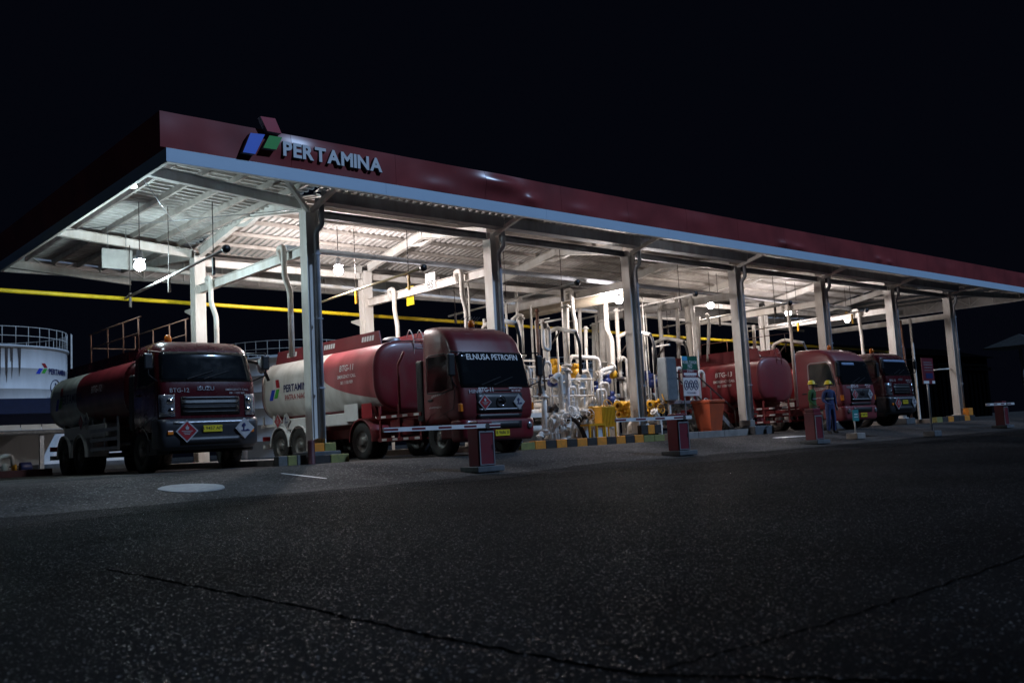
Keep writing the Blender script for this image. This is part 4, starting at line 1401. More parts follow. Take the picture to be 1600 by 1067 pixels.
# vent pipes that drop from the tie beams
def drop_pipe(x, y, z0, z1, off, lab, m='white_pipe'):
    o = MB().tube([(x + .02, y + .35, z0 - .1), (x - .12, y + .35, z0 + .22), (x - .14, y, z0 + .22), (x - .14, y, z0 - .55), (x - .14 + off, y + .02, z0 - .95), (x - .14 + off, y + .02, z1)], .075, n=12, fil=.14).build('vent_pipe', M[m])
    tag(o, lab, 'pipe', 'vent pipes on the tie beams')
drop_pipe(0, 1.1, 5.40, 2.75, .16, 'white vent pipe with an offset bend by the first front column')
drop_pipe(0, 5.6, 5.34, 1.2, .16, 'white vent pipe with an offset bend by the first rear column')
drop_pipe(6, 1.3, 5.26, 1.4, .14, 'white vent pipe with an offset bend by the second front column')
drop_pipe(6, 4.9, 5.26, 1.2, .10, 'white vent pipe above the tank of the second truck')
drop_pipe(12, 2.6, 5.26, 1.0, .12, 'white vent pipe with an offset bend by the third front column')
drop_pipe(18, 2.0, 5.26, 1.0, .12, 'white vent pipe behind the fourth front column')
drop_pipe(24, 1.5, 5.26, 1.0, .12, 'white vent pipe behind the dusty red cab')
drop_pipe(30, 1.5, 5.26, 1.0, .12, 'white vent pipe behind the farthest tanker')
MB_ = MB().bar((33.9, 1.0, 5.2), (33.9, 1.0, .1), .10, .10)
tag(MB_.build('steel_post', M['white_steel']), 'slim white post left of the last front column', 'post')
tag(MB().cyl((33.3, 1.2, 5.1), (33.5, 1.2, .1), .055, n=10).build('standpipe', M['rust']), 'rusty brown standpipe beside the slim white post', 'pipe')
tag(MB().cyl((34.2, 0.2, 2.55), (35.8, 0.1, 2.62), .035, n=8).build('guard_bar', M['white_pipe']), 'short white bar fixed to the last front column', 'bar')
# tags on the second tie beam
t = thing('hanging_sign', 'pale board lettered BS hanging from the second tie beam', 'sign', at(673, 441, 3.0))
MB().cbox((-.02, -.26, -.26), (.02, .26, .30), .008).build('board', M['white_paint'], t)
mb = MB()
add_text(mb, 'BS', .34, lambda u, v: (-.024, -u, v - .20), .0)
mb.build('lettering', M['black_print'], t)
MB().cbox((.03, -.42, -.22), (.12, -.28, .12), .02).build('clamp', M['dark_steel'], t)
t = thing('hanging_tag', 'bright yellow tag hanging from the second tie beam', 'tag', at(641, 463, 4.3))
MB().cbox((-.015, -.20, -.30), (.015, .20, .32), .006).build('plate', M['plate_yellow'], t)
MB().tube([(0, -.1, .30), (0, 0, .62), (0, .1, .30)], .01, n=5).build('wire_hook', M['dark_steel'], t)
t = thing('hanging_board', 'blank white board hanging behind the cool lamp under the left overhang', 'sign', at(183, 405, 6.2))
MB().cbox((-.42, -.015, -.28), (.42, .015, .28), .008).build('board', mat('dull_board', (.30, .31, .30), .6), t)
for x in (-.25, .25):
    MB().cyl((x, 0, .27), (x, 0, .9), .01, n=5).build('hanger_rod', M['galv'], t)

# ------------------------------------------------------------------ kerbs and islands
def kerb_row(t, x0, x1, y0, y1, z0, z1, mats_, w=.45):
    k = max(1, round((x1 - x0) / w))
    for i in range(k):
        a, b = lerp(x0, x1, i / k) + .004, lerp(x0, x1, (i + 1) / k) - .004
        MB().cbox((a, y0, z0), (b, y1, z1), .018).build('kerb_block', M[mats_[i % len(mats_)]], t)
isl = thing('loading_island', 'raised pump island with black and yellow kerb between second and third columns', 'island', (6.2, -.6, 0))
kerb_row(isl, 0, .55, 0, .25, -.02, .22, ['kerb_old'])
kerb_row(isl, .55, 5.3, 0, .25, -.02, .25, ['kerb_yellow', 'kerb_black'])
kerb_row(isl, 5.3, 6.35, 0, .25, -.02, .22, ['kerb_old', 'kerb_old'])
kerb_row(isl, 5.35, 6.30, .0 - .10, -.004, .0, .01, ['kerb_grey'])
MB().box((.05, .26, -.02), (6.3, 8.2, .19)).build('slab', M['concrete'], isl)
kerb_row(isl, 5.28, 6.30, .07, .24, .255, .55, ['kerb_black', 'kerb_yellow', 'kerb_black'], .34)
isl0 = thing('column_island', 'faded yellow and grey kerb around the first front column', 'kerb', (-1.35, -.62, 0))
kerb_row(isl0, 0, .72, 0, .25, -.02, .24, ['kerb_grey', 'kerb_old'], .22)
kerb_row(isl0, .86, 1.9, 0, .25, -.02, .21, ['kerb_black', 'kerb_old'], .52)
MB().box((.0, .26, -.02), (1.88, 7.6, .16)).build('slab', M['concrete'], isl0)
kerb_row(isl0, 1.1, 1.75, .35, .6, .165, .50, ['kerb_yellow', 'kerb_old'], .32)
isl3 = thing('stair_island', 'plain concrete island carrying the stair, bin and notice board', 'island', (13.0, -.5, 0))
kerb_row(isl3, 0, 4.4, 0, .3, -.02, .24, ['concrete'], 1.4)
MB().box((0, .31, -.02), (4.4, 8.0, .2)).build('slab', M['concrete'], isl3)
MB().cbox((4.45, -.25, -.02), (5.65, .9, .32), .04).build('plinth', M['dark_concrete'], isl3)
MB().cbox((4.55, .0, .325), (4.85, .5, .55), .03).build('loose_block', M['concrete'], isl3)
isl6 = thing('end_island', 'low kerb with two yellow blocks at the foot of the last column', 'kerb', (32.2, -.62, 0))
kerb_row(isl6, 0, 4.2, 0, .3, -.02, .26, ['kerb_old', 'kerb_black', 'kerb_yellow', 'kerb_black', 'kerb_black', 'kerb_yellow', 'kerb_black'], .6)
MB().cbox((3.55, .02, .265), (4.05, .3, .62), .02).build('kerb_block', M['kerb_yellow'], isl6)
MB().box((0, .31, -.02), (4.2, 8, .2)).build('slab', M['concrete'], isl6)
tag(MB().lathe([(.001, .58), (.07, .57), (.085, .53), (.085, .0), (.12, -.02)], (-.58, -.78, 0), n=14).build('bollard', M['dark_maroon']), 'dark maroon bollard standing by the kerb of the first column', 'bollard')
# dark red kerb of the tank yard at the far left
ky = thing('yard_kerb', 'long dark red kerb along the tank yard at the far left', 'kerb', (-40, 10.3, 0))
kerb_row(ky, 0, 36.8, 0, .35, -.02, .22, ['dark_maroon'], 3.0)

# ------------------------------------------------------------------ pipework on the islands
def flange_ring(mb, c, axis, r, mi=0):
    mb.lathe([(.001, -.03), (r, -.03), (r, .03), (.001, .03)], c, axis, 14, mi)
def valve_mesh(name, m1, m2):
    mb = MB()
    mb.lathe([(.06, -.20), (.13, -.20), (.13, -.16), (.08, -.15), (.12, -.06), (.13, 0), (.12, .06), (.08, .15), (.13, .16), (.13, .20), (.06, .20)], (0, 0, 0), 'x', 14)
    mb.cyl((0, 0, .1), (0, 0, .26), .05, n=10)
    mb.lathe([(.001, .22), (.08, .22), (.08, .26), (.02, .27), (.02, .42), (.001, .42)], (0, 0, 0), 'z', 12)
    me = mb.mesh(name, m1)
    w = MB()
    k = 18
    ring = [(math.cos(2 * PI * i / k) * .15, math.sin(2 * PI * i / k) * .15, .42) for i in range(k + 1)]
    w.tube(ring, .014, n=6, fil=0.0)
    for i in range(3):
        a = 2 * PI * i / 3
        w.cyl((0, 0, .42), (math.cos(a) * .15, math.sin(a) * .15, .42), .010, n=5)
    return me, w.mesh('handwheel', m2)
VW, HWW = valve_mesh('valve', M['white_pipe'], M['white_pipe'])
VY, HWY = valve_mesh('valve', M['yellow'], M['yellow'])
VD, HWD = valve_mesh('valve', M['dark_steel'], M['white_pipe'])
def meter_mesh(m):
    mb = MB()
    mb.lathe([(.001, -.16), (.17, -.15), (.18, 0), (.17, .15), (.001, .16)], (0, 0, 0), 'y', 18)
    mb.cbox((-.12, -.10, .15), (.12, .10, .36), .03)
    mb.lathe([(.001, -.02), (.09, -.02), (.10, .04)], (0, -.12, .26), 'y', 14)
    return mb.mesh('flow_meter', m)
FM = meter_mesh(M['blue_meter'])
FY = meter_mesh(M['yellow'])

sk = thing('pipe_skid', 'crowded white loading pipework with valves and meters behind the striped kerb', 'pipework', (6.2, 0, .19))
O = Vector((6.2, 0, .19))
def pxs(pts, Y):
    out = []
    for p in pts:
        y = p[2] if len(p) > 2 else Y
        out.append(at(p[0], p[1], y) - O)
    return out
def spipe(pts, Y, r, m='white_pipe', par=sk, fl=True, fil=None):
    q = pxs(pts, Y)
    mb = MB().tube(q, r, n=12, fil=fil if fil is not None else r * 2.4)
    if fl:
        for a, b in ((q[0], q[1]), (q[-1], q[-2])):
            d = (b - a).normalized()
            c = a + d * .06
            mb.cyl(c, c + d * .05, r * 1.7, n=14)
    return mb.build('pipe', M[m], par)
spipe([(850, 616), (851, 677)], .5, .085)
spipe([(843, 686), (844, 677), (878, 674), (879, 640)], .5, .075)
spipe([(864, 597), (868, 587), (875, 585), (878, 650)], .9, .085)
spipe([(884, 476), (886, 575)], 1.8, .105)
spipe([(886, 575), (888, 648), (892, 656)], 1.2, .075, 'pvc_grey')
spipe([(888, 585), (890, 557), (935, 560), (937, 585)], 1.8, .08)
spipe([(900, 600), (905, 583), (917, 580), (922, 592), (922, 625), (916, 634), (916, 655)], 1.5, .075)
spipe([(905, 604), (907, 645)], 2.3, .15)
spipe([(868, 606), (870, 645)], 2.3, .15)
spipe([(945, 450), (948, 515), (956, 530), (958, 572), (950, 583), (930, 586)], 2.2, .09)
spipe([(960, 573), (938, 580), (939, 660)], 1.6, .08)
spipe([(963, 482), (969, 587)], 2.5, .075)
spipe([(966, 562), (974, 558), (980, 566), (983, 630)], 2.0, .07)
spipe([(979, 590), (981, 655)], 2.9, .15)
spipe([(915, 510), (916, 560)], 3.5, .07)
spipe([(905, 470), (908, 560)], 4.4, .07)
spipe([(928, 505), (930, 600)], 3.9, .09)
spipe([(940, 500), (942, 570)], 4.6, .12)
spipe([(847, 500), (849, 545), (859, 548), (858, 512), (849, 508)], 1.2, .06)
spipe([(814, 494), (817, 560)], 2.0, .07)
spipe([(800, 500), (810, 492), (816, 494)], 2.0, .06, fl=False)
spipe([(839, 482), (844, 620)], 1.0, .05, 'rust')
spipe([(848, 560), (852, 610)], .9, .03, 'dark_steel', fl=False)
spipe([(1000, 683), (1001, 664), (1010, 660), (1013, 690)], .4, .09)
spipe([(983, 687), (984, 664), (990, 660), (996, 650)], .4, .09)
spipe([(1020, 640), (1031, 655), (1032, 690)], .6, .09)
spipe([(855, 690), (857, 655)], .8, .07)
spipe([(896, 690), (897, 660), (906, 652)], .8, .09)
spipe([(880, 690), (881, 668)], .7, .07)
spipe([(905, 690), (912, 665), (914, 640)], .7, .11)
for (x, y) in ((862, 688), (872, 686), (868, 690), (905, 688), (925, 683), (947, 681)):
    q = at(x, y, .45) - O
    MB().cyl((q.x, q.y, 0), (q.x, q.y, .62), .055, n=10).build('pipe_support', M['white_pipe'], sk)
rnd_ = random.Random(31)
for k in range(22):
    x = .3 + 11.0 * k / 21 + rnd_.uniform(-.15, .15)
    y = rnd_.choice((1.6, 2.4, 3.4, 4.6, 5.6))
    top_ = rnd_.choice((3.2, 3.9, 4.6, 5.0))
    r_ = rnd_.choice((.025, .032, .045))
    pts_ = [(x, y, .2), (x, y, top_)]
    if rnd_.random() < .5:
        pts_ += [(x, y + rnd_.choice((-.8, .8)), top_)]
    MB().tube(pts_, r_, n=8).build('riser', M['white_pipe'], sk)
for z_, y_ in ((2.55, 2.9), (2.9, 4.2), (2.2, 3.7)):
    MB().tube([(.3, y_, z_), (6.0, y_, z_)], .035, n=8).build('pipe_header', M['white_pipe'], sk)
# drain hose, black, from the arm to the ground
spipe([(884, 656), (893, 652), (905, 662), (914, 683), (918, 694)], .3, .075, 'black_plastic', fl=False, fil=.25)
spipe([(852, 560), (846, 580), (842, 600), (846, 615)], .6, .05, 'black_plastic', fl=False, fil=.2)
# headers along the island
for z, r, y in ((.42, .11, 1.4), (.95, .13, 2.1), (.62, .11, 3.2), (1.25, .10, 3.6)):
    MB().tube([(.3, y, z), (6.0, y, z)], r, n=12).build('pipe_header', M['white_pipe'], sk)
random.seed(11)
for k in range(16):
    x = .4 + 5.4 * k / 15 + random.uniform(-.1, .1)
    y = random.choice((1.4, 2.1, 3.2, 3.6))
    z0 = {1.4: .42, 2.1: .95, 3.2: .62, 3.6: 1.25}[y]
    h = random.uniform(1.6, 2.6)
    e = random.choice((-.4, .4))
    r = random.choice((.05, .065, .08))
    MB().tube([(x, y, z0), (x, y, h), (x + e, y, h), (x + e, y, h - random.uniform(.3, .9))], r, n=10).build('pipe', M['white_pipe'], sk)
def fit(px_, py_, Y, me, wh=None, s=1.0, rz=0.0, tilt=0.0, name='valve'):
    q = at(px_, py_, Y) - O
    v = link(name, me, sk, q, (tilt, 0, rz))
    v.scale = (s, s, s)
    if wh:
        link('handwheel', wh, v)
for a in ((872, 655, .5, VW, HWW, 1.3, .3, 1.2), (880, 652, .6, VW, HWW, 1.3, 0, 1.3), (868, 660, .45, VW, HWW, 1.2, 0, 1.4), (876, 668, .5, VW, HWW, 1.0, .4, 0),
          (932, 642, .6, VY, HWY, 1.3, 0, 1.3), (933, 655, .5, VY, HWY, 1.2, 0, 1.5), (971, 634, .8, VY, HWY, 1.3, .2, 1.4), (974, 647, .8, VY, HWY, 1.1, 0, 1.3), (1018, 632, .8, VY, HWY, 1.2, .5, 1.2), (1018, 645, .9, VY, HWY, 1.1, 0, 1.3),
          (906, 655, .8, VD, HWD, 1.2, 0, 1.3), (915, 662, .8, VW, HWW, 1.2, 0, 1.4), (895, 640, 1.4, VW, HWW, 1.1, .4, 0), (925, 625, 1.8, VW, HWW, 1.1, .2, 0), (990, 640, 1.5, VW, HWW, 1.1, 0, .5), (860, 640, 1.5, VD, HWD, 1.2, 0, 1.2), (952, 640, 1.6, VD, HWD, 1.1, 0, 1.2)):
    fit(*a)
for a in ((863, 598, 1.3, FM, None, .75), (948, 596, 2.2, FM, None, .75), (930, 607, 2.4, FM, None, .75), (899, 584, 2.4, FY, None, 1.0), (867, 577, 2.6, FY, None, 1.0), (956, 585, 2.4, FY, None, .9), (1012, 590, 2.4, FM, None, .75), (955, 625, 2.5, FM, None, .9)):
    fit(*a, name='flow_meter')
# low dark tanks and filters that fill the lower part
for x, y, h, r in ((1.0, 2.8, 1.1, .22), (2.6, 2.8, 1.2, .24), (4.2, 2.7, 1.15, .22), (5.2, 2.9, 1.1, .2)):
    MB().lathe([(.001, h + .12), (r * .6, h + .10), (r, h), (r, .1), (r * .7, 0)], (x, y, 0), n=18).build('filter_vessel', M['white_pipe'], sk)
    MB().lathe([(.001, h + .16), (r * 1.2, h + .16), (r * 1.2, h + .08), (.001, h + .08)], (x, y, -.25), n=18).build('vessel_flange', M['grey_steel'], sk)
# platform with rails along the island
pf = thing('loading_platform', 'white railed steel platform above the pipework island', 'platform', (7.3, 1.2, .19))
MB().box((0, 0, .78), (4.0, 6.4, .92)).build('deck', M['white_steel'], pf)
for x in (.05, 3.95):
    for y in (.06, 2.1, 4.2, 6.3):
        MB().box((x - .04, y - .04, 0), (x + .04, y + .04, .778)).build('leg', M['white_steel'], pf)
        MB().cyl((x, y, .92), (x, y, 2.0), .024, n=8).build('rail_post', M['white_pipe'], pf)
    for z in (1.45, 2.0):
        MB().cyl((x, 0, z), (x, 6.4, z), .026, n=8).build('hand_rail', M['white_pipe'], pf)
for z in (1.45, 2.0):
    MB().cyl((0, .06, z), (4.0, .06, z), .026, n=8).build('hand_rail', M['white_pipe'], pf)
# yellow cabinet on a stand
q = at(949, 676, -.15)
t = thing('yellow_cabinet', 'yellow ribbed steel box on a stand in front of the pipework', 'cabinet', (q.x, -.05, .25))
t.scale = (.85, .85, .95)
MB().cbox((-.30, -.20, .32), (.42, .20, 1.0), .015).build('cabinet_body', M['yellow'], t)
for k in range(9):
    MB().box((-.26 + k * .08, -.216, .36), (-.235 + k * .08, -.202, .96)).build('rib', M['yellow'], t)
for x, y in ((-.28, -.18), (.40, -.18), (-.28, .18), (.40, .18)):
    MB().box((x - .025, y - .02, 0), (x + .025, y + .02, .32)).build('leg', M['yellow'], t)
q2 = at(931, 684, -.15)
t = thing('yellow_stand', 'low yellow step stand left of the yellow ribbed box', 'stand', (q2.x, -.05, .25))
MB().box((-.35, -.2, .36), (.40, .2, .42)).build('stand_top', M['yellow'], t)
for x in (-.32, .0, .36):
    MB().box((x - .03, -.19, 0), (x + .03, -.13, .36)).build('leg', M['yellow'], t)
# loading arms: riser, swing pipe, hose
def load_arm(x, y, z, lab, flip=1):
    t = thing('loading_crane', lab, 'loading crane', (x, y, 0), 0, 'loading arms')
    MB().tube([(0, 0, .25), (0, 0, 3.6), (0, -.05, 3.8), (.02, -.6 * flip, 3.95), (.02, -1.5 * flip, 3.7)], .07, n=10, fil=.15).build('riser', M['white_pipe'], t)
    MB().tube([(.02, -1.5 * flip, 3.7), (.02, -1.65 * flip, 3.3), (.02, -1.6 * flip, 2.3)], .055, n=8, fil=.2).build('drop_pipe', M['black_plastic'], t)
    MB().cyl((0, 0, 2.2), (0, 0, 2.35), .14, n=14).build('swivel', M['dark_steel'], t)
    MB().tube([(0, -.1, 3.2), (.0, -.75 * flip, 3.8)], .03, n=6).build('balance_strut', M['dark_steel'], t)
    v = link('valve', VD, t, (0, 0, 1.4), (0, PI / 2, 0))
    link('handwheel', HWD, v)
load_arm(6.6, 1.3, 0, 'loading arm beside the right side of the lettered tank truck')
load_arm(10.2, 2.4, 0, 'loading arm in the middle of the pipework island')
load_arm(13.7, 2.2, 0, 'loading arm left of the notice board')
load_arm(17.2, 3.5, 0, 'loading arm behind the stair')
hb_ = thing('hose_boom', 'grey hose boom with a wrapped nozzle between the first two trucks', 'boom', (-.62, 2.6, 0))
MB().tube([(0, 0, .2), (0, 0, 2.86), (-.6, -.1, 2.98), (-1.0, -.2, 3.02)], .05, n=10).build('boom_pipe', M['galv'], hb_)
MB().tube([(0, 0, 2.8), (.45, 0, 2.72), (.62, 0, 2.5), (.72, 0, 2.25)], .045, n=8, fil=.15).build('hose', M['black_plastic'], hb_)
MB().lathe([(.02, -.22), (.10, -.16), (.13, 0), (.09, .16), (.03, .2)], (.52, 0, 2.66), n=12).build('nozzle_wrap', M['sign_side'], hb_)
load_arm(24.0, 2.5, 0, 'loading arm between the two far tankers')
# second pipe group behind the stair platform
sk2 = thing('pipe_skid', 'white pipework behind the notice board and stair', 'pipework', (13.2, 0, .19))
for (pts, r) in (([(1035, 472), (1030, 480), (1033, 520), (1038, 600)], .085), ([(1052, 462), (1036, 471), (1030, 476)], .08), ([(1003, 449), (1056, 458), (1059, 505), (1061, 560)], .08), ([(1090, 495), (1092, 560)], .10), ([(1104, 490), (1108, 505), (1106, 565)], .07), ([(1165, 510), (1168, 552)], .09), ([(1177, 508), (1180, 555)], .07), ([(1040, 590), (1048, 580), (1052, 590), (1053, 640)], .08)):
    qq = [at(p[0], p[1], 3.2) - Vector((13.2, 0, .19)) for p in pts]
    MB().tube(qq, r, n=10).build('pipe', M['white_pipe'], sk2)
MB().tube([(-.3, 6.4, 4.95), (-.3, .6, 4.95)], .19, n=14).build('pipe_header', mat('cream_pipe', (0.62, 0.54, 0.42), .5, dirt=(.4, .33, .25)), sk2)
for z, r, y in ((.5, .11, 1.6), (1.0, .12, 2.2), (1.5, .10, 3.0)):
    MB().tube([(.2, y, z), (4.2, y, z)], r, n=12).build('pipe_header', M['white_pipe'], sk2)
random.seed(5)
for k in range(10):
    x = .3 + 3.9 * k / 9
    y = random.choice((1.6, 2.2, 3.0))
    h = random.uniform(1.7, 2.7)
    MB().tube([(x, y, .3), (x, y, h), (x + .35, y, h), (x + .35, y, h - .6)], random.choice((.05, .07)), n=10).build('pipe', M['white_pipe'], sk2)
for k in range(5):
    v = link('valve', random.choice((VW, VD, VY)), sk2, (.5 + .8 * k, 1.3, 1.0), (1.3, 0, 0))
    link('handwheel', HWW, v)
for k in range(3):
    link('flow_meter', FM, sk2, (.8 + 1.1 * k, 1.9, 1.9))
# platform, stair, notice board, bin
pf2 = thing('stair_platform', 'steel platform with dark stair rails descending right of the notice board', 'stairs', (14.0, .3, .2))
MB().box((0, 0, 1.05), (2.4, 2.6, 1.15)).build('deck', M['galv'], pf2)
for x, y in ((.05, .05), (2.35, .05), (.05, 2.5), (2.35, 2.5)):
    MB().box((x - .04, y - .04, 0), (x + .04, y + .04, 1.049)).build('leg', M['white_steel'], pf2)
for k in range(5):
    MB().box((2.42 + .26 * k, .1, .95 - .2 * k), (2.68 + .26 * k, 1.0, .98 - .2 * k)).build('tread', M['dark_steel'], pf2)
for y in (.08, 1.02):
    MB().bar((2.40, y, 1.05), (3.85, y, -.05), .03, .16).build('stringer', M['galv'], pf2)
    MB().tube([(.6, y, 2.15), (1.6, y, 2.15), (3.9, y, .75), (3.9, y, .0)], .028, n=8).build('hand_rail', M['dark_steel'], pf2)
    for x in (.7, 1.6, 2.5):
        MB().cyl((x, y, 1.15 if x < 2.4 else .9), (x, y, 2.13 if x < 1.7 else 1.6), .02, n=6).build('rail_post', M['dark_steel'], pf2)
c0, c1_ = at(1060, 556, .15), at(1092, 618, .15)
nb = thing('notice_board', 'green, maroon and white safety notice board with three prohibition symbols', 'sign', ((c0.x + c1_.x) / 2 + .1, .15, c1_.z))
hwid = (c1_.x - c0.x) / 2 - .06
H = c0.z - c1_.z
MB().box((-hwid, 0, 0), (hwid, .03, H)).build('board', M['white_paint'], nb)
MB().box((-hwid, -.004, H * .66), (hwid, -.0005, H)).build('green_field', mat('board_green', (.01, .12, .075), .4), nb)
MB().box((-hwid, -.004, H * .46), (hwid, -.0005, H * .655)).build('maroon_field', M['maroon'], nb)
MB().box((-hwid * .95, -.006, H * .89), (-hwid * .3, -.0045, H * .99)).build('logo_patch', mat('board_cyan', (.10, .45, .75), .4), nb)
MB().box((-hwid * .85, -.007, H * .52), (hwid * .8, -.0045, H * .575)).build('pale_stripe', M['white_print'], nb)
for body, sz, z, m in (('MOBIL TANGKI', .15, .81, 'white_print'), ('NO', .20, .70, 'white_print'), ('ZONA I', .14, .60, 'white_print'), ('KAWASAN TERBATAS', .075, .475, 'white_print'), ('PATUHI RAMBU', .09, .05, 'navy_print')):
    mb = MB()
    add_text(mb, body, sz, lambda u, v: (u, -.0075, H * z + v), .004, sx=.8)
    mb.build('lettering', M[m], nb)
for k in range(3):
    x = (-.62 + .62 * k) * hwid
    mb = MB()
    ring = [(x + math.cos(2 * PI * i / 24) * .115, -.006, H * .27 + math.sin(2 * PI * i / 24) * .165) for i in range(25)]
    mb.tube(ring, .014, n=5, fil=0)
    mb.bar((x - .07, -.006, H * .27 + .11), (x + .07, -.006, H * .27 - .11), .01, .02)
    mb.bar((x - .02, -.006, H * .27 - .09), (x + .03, -.006, H * .27 + .09), .01, .035)
    mb.build('prohibition_symbol', M['navy_print'], nb)
for x in (-hwid * .8, hwid * .8):
    MB().box((x - .025, .032, -1.3), (x + .025, .07, H * .95)).build('post', M['galv'], nb)
ec = thing('control_cabinet', 'grey steel control cabinet left of the notice board', 'cabinet', (c0.x - .45, .35, 1.36))
M['cabinet_grey'] = mat('cabinet_grey', (.15, .18, .20), .5, var=.3)
MB().cbox((-.28, -.2, 0), (.28, .2, 1.5), .02).build('cabinet_body', M['cabinet_grey'], ec)
MB().box((-.25, -.212, .04), (.25, -.203, .72)).build('door', M['cabinet_grey'], ec)
MB().box((-.25, -.212, .76), (.25, -.203, 1.46)).build('door', M['cabinet_grey'], ec)
MB().cbox((.286, -.16, .15), (.36, .16, 1.4), .02).build('cable_trunk', M['black_plastic'], ec)
b0, b1 = at(1093, 626, -.25), at(1126, 676, -.25)
bn = thing('wheelie_bin', 'orange wheeled rubbish bin on the concrete island', 'bin', ((b0.x + b1.x) / 2, -.2, b1.z + .02))
hb = b0.z - b1.z
mb = MB()
lo, hi = (.30, .28), (.42, .38)
vs_ = [(-lo[0], -lo[1], .06), (lo[0], -lo[1], .06), (lo[0], lo[1], .06), (-lo[0], lo[1], .06), (-hi[0], -hi[1], hb * .9), (hi[0], -hi[1], hb * .9), (hi[0], hi[1], hb * .9), (-hi[0], hi[1], hb * .9)]
mb.add(vs_, [(0, 3, 2, 1), (4, 5, 6, 7), (0, 1, 5, 4), (1, 2, 6, 5), (2, 3, 7, 6), (3, 0, 4, 7)])
mb.build('bin_body', M['orange_bin'], bn)
MB().cbox((-.46, -.42, hb * .9), (.46, .42, hb), .03).build('lid', M['orange_bin'], bn)
for s in (-1, 1):
    MB().lathe([(.001, -.03), (.10, -.03), (.10, .03), (.001, .03)], (s * .3, .36, .10), 'x', 14).build('wheel', M['rubber'], bn)
MB().cyl((-.35, .44, hb * .86), (.35, .44, hb * .86), .02, n=8).build('grip', M['orange_bin'], bn)

# ------------------------------------------------------------------ barrier gates
def gate(X, Y, lab, arm=None, frame=False):
    z = gz(Y) + .01
    t = thing('barrier_gate', lab, 'barrier', (X, Y, z), 0, 'boom barrier gates along the road edge')
    MB().cbox((-.36, -.30, 0), (.36, .30, .12), .02).build('base', M['dark_concrete'], t)
    cb_ = MB().cbox((-.22, -.17, .12), (.22, .17, .93), .015).build('cabinet', M['maroon'], t)
    d = MB().box((-.17, -.178, .16), (.17, -.172, .80)).build('door', M['maroon'], cb_)
    for a, b in (((-.20, -.19, .14), (-.175, -.172, .84)), ((.175, -.19, .14), (.20, -.172, .84)), ((-.174, -.19, .805), (.174, -.172, .84)), ((-.174, -.19, .14), (.174, -.172, .158))):
        MB().box(a, b).build('door_frame', M['galv'], cb_)
    MB().box((.13, -.186, .45), (.15, -.179, .55)).build('lock', M['chrome'], cb_)
    MB().cbox((-.20, -.15, .93), (.20, .15, 1.05), .02).build('head', M['maroon'], t)
    if arm:
        x0, x1 = arm
        az = .90
        k = max(4, int((x1 - x0) / .32))
        ar = MB().box((x0, -.235, az), (x1, -.195, az + .085)).build('boom', M['white_paint'], t)
        for i in range(k):
            if i % 2 == 0:
                a, b = lerp(x0, x1, i / k), lerp(x0, x1, (i + 1) / k)
                MB().box((a, -.238, az + .022), (b, -.2355, az + .063)).build('boom_stripe', M['maroon'], ar)
        MB().cyl((0, -.24, az + .04), (0, -.15, az + .04), .06, n=12).build('pivot', M['dark_steel'], t)
    return t
gate(.78, -5.43, 'maroon barrier cabinet with striped boom in front of the lettered truck', (-2.55, .35))
gate(7.24, -5.43, 'maroon barrier cabinet with striped boom in front of the pipework island', (-2.55, .30))
gate(13.6, -5.43, 'maroon barrier cabinet without a boom beside the two workers')
gate(27.3, -5.43, 'far right barrier cabinet with a pale frame and short boom', (-1.9, .75))

# ------------------------------------------------------------------ road signs
def roadsign(X, Y, w, h, z0, boardm, lab, lines, foot=True):
    t = thing('road_sign', lab, 'sign', (X, Y, gz(Y) + .01))
    MB().cbox((-.26, -.2, 0), (.26, .2, .20), .03).build('foot', M['dark_concrete'] if z0 > 1 else M['concrete'], t)
    MB().cyl((0, 0, .2), (0, 0, z0 + h * .9), .035 if z0 > 1 else .025, n=10).build('post', M['galv'] if z0 > 1 else M['white_pipe'], t)
    MB().box((-w / 2, -.062, z0), (w / 2, -.04, z0 + h)).build('board', M[boardm], t)
    for (x, z, ww, hh, m) in lines:
        MB().box((x - ww / 2, -.067, z0 + z), (x + ww / 2, -.0635, z0 + z + hh)).build('print_bar', M[m], t)
    return t
q = at(1450, 600, -6.3)
roadsign(19.35, -6.3, .82, .86, 1.74, 'maroon', 'dark red notice sign on a grey post right of the last truck', [(0, .70, .6, .025, 'sign_side'), (.02, .62, .62, .03, 'sign_side'), (.02, .53, .58, .025, 'sign_side'), (.02, .44, .6, .02, 'sign_side'), (.05, .18, .5, .18, 'navy_print'), (-.2, .01, .38, .09, 'white_print'), (.32, .01, .2, .09, 'white_print')])
roadsign(16.5, -5.15, .36, .36, .58, 'teal', 'small teal sign on a short white post in front of the dusty tanker', [(0, .2, .2, .03, 'white_print'), (0, .12, .24, .02, 'white_print')])

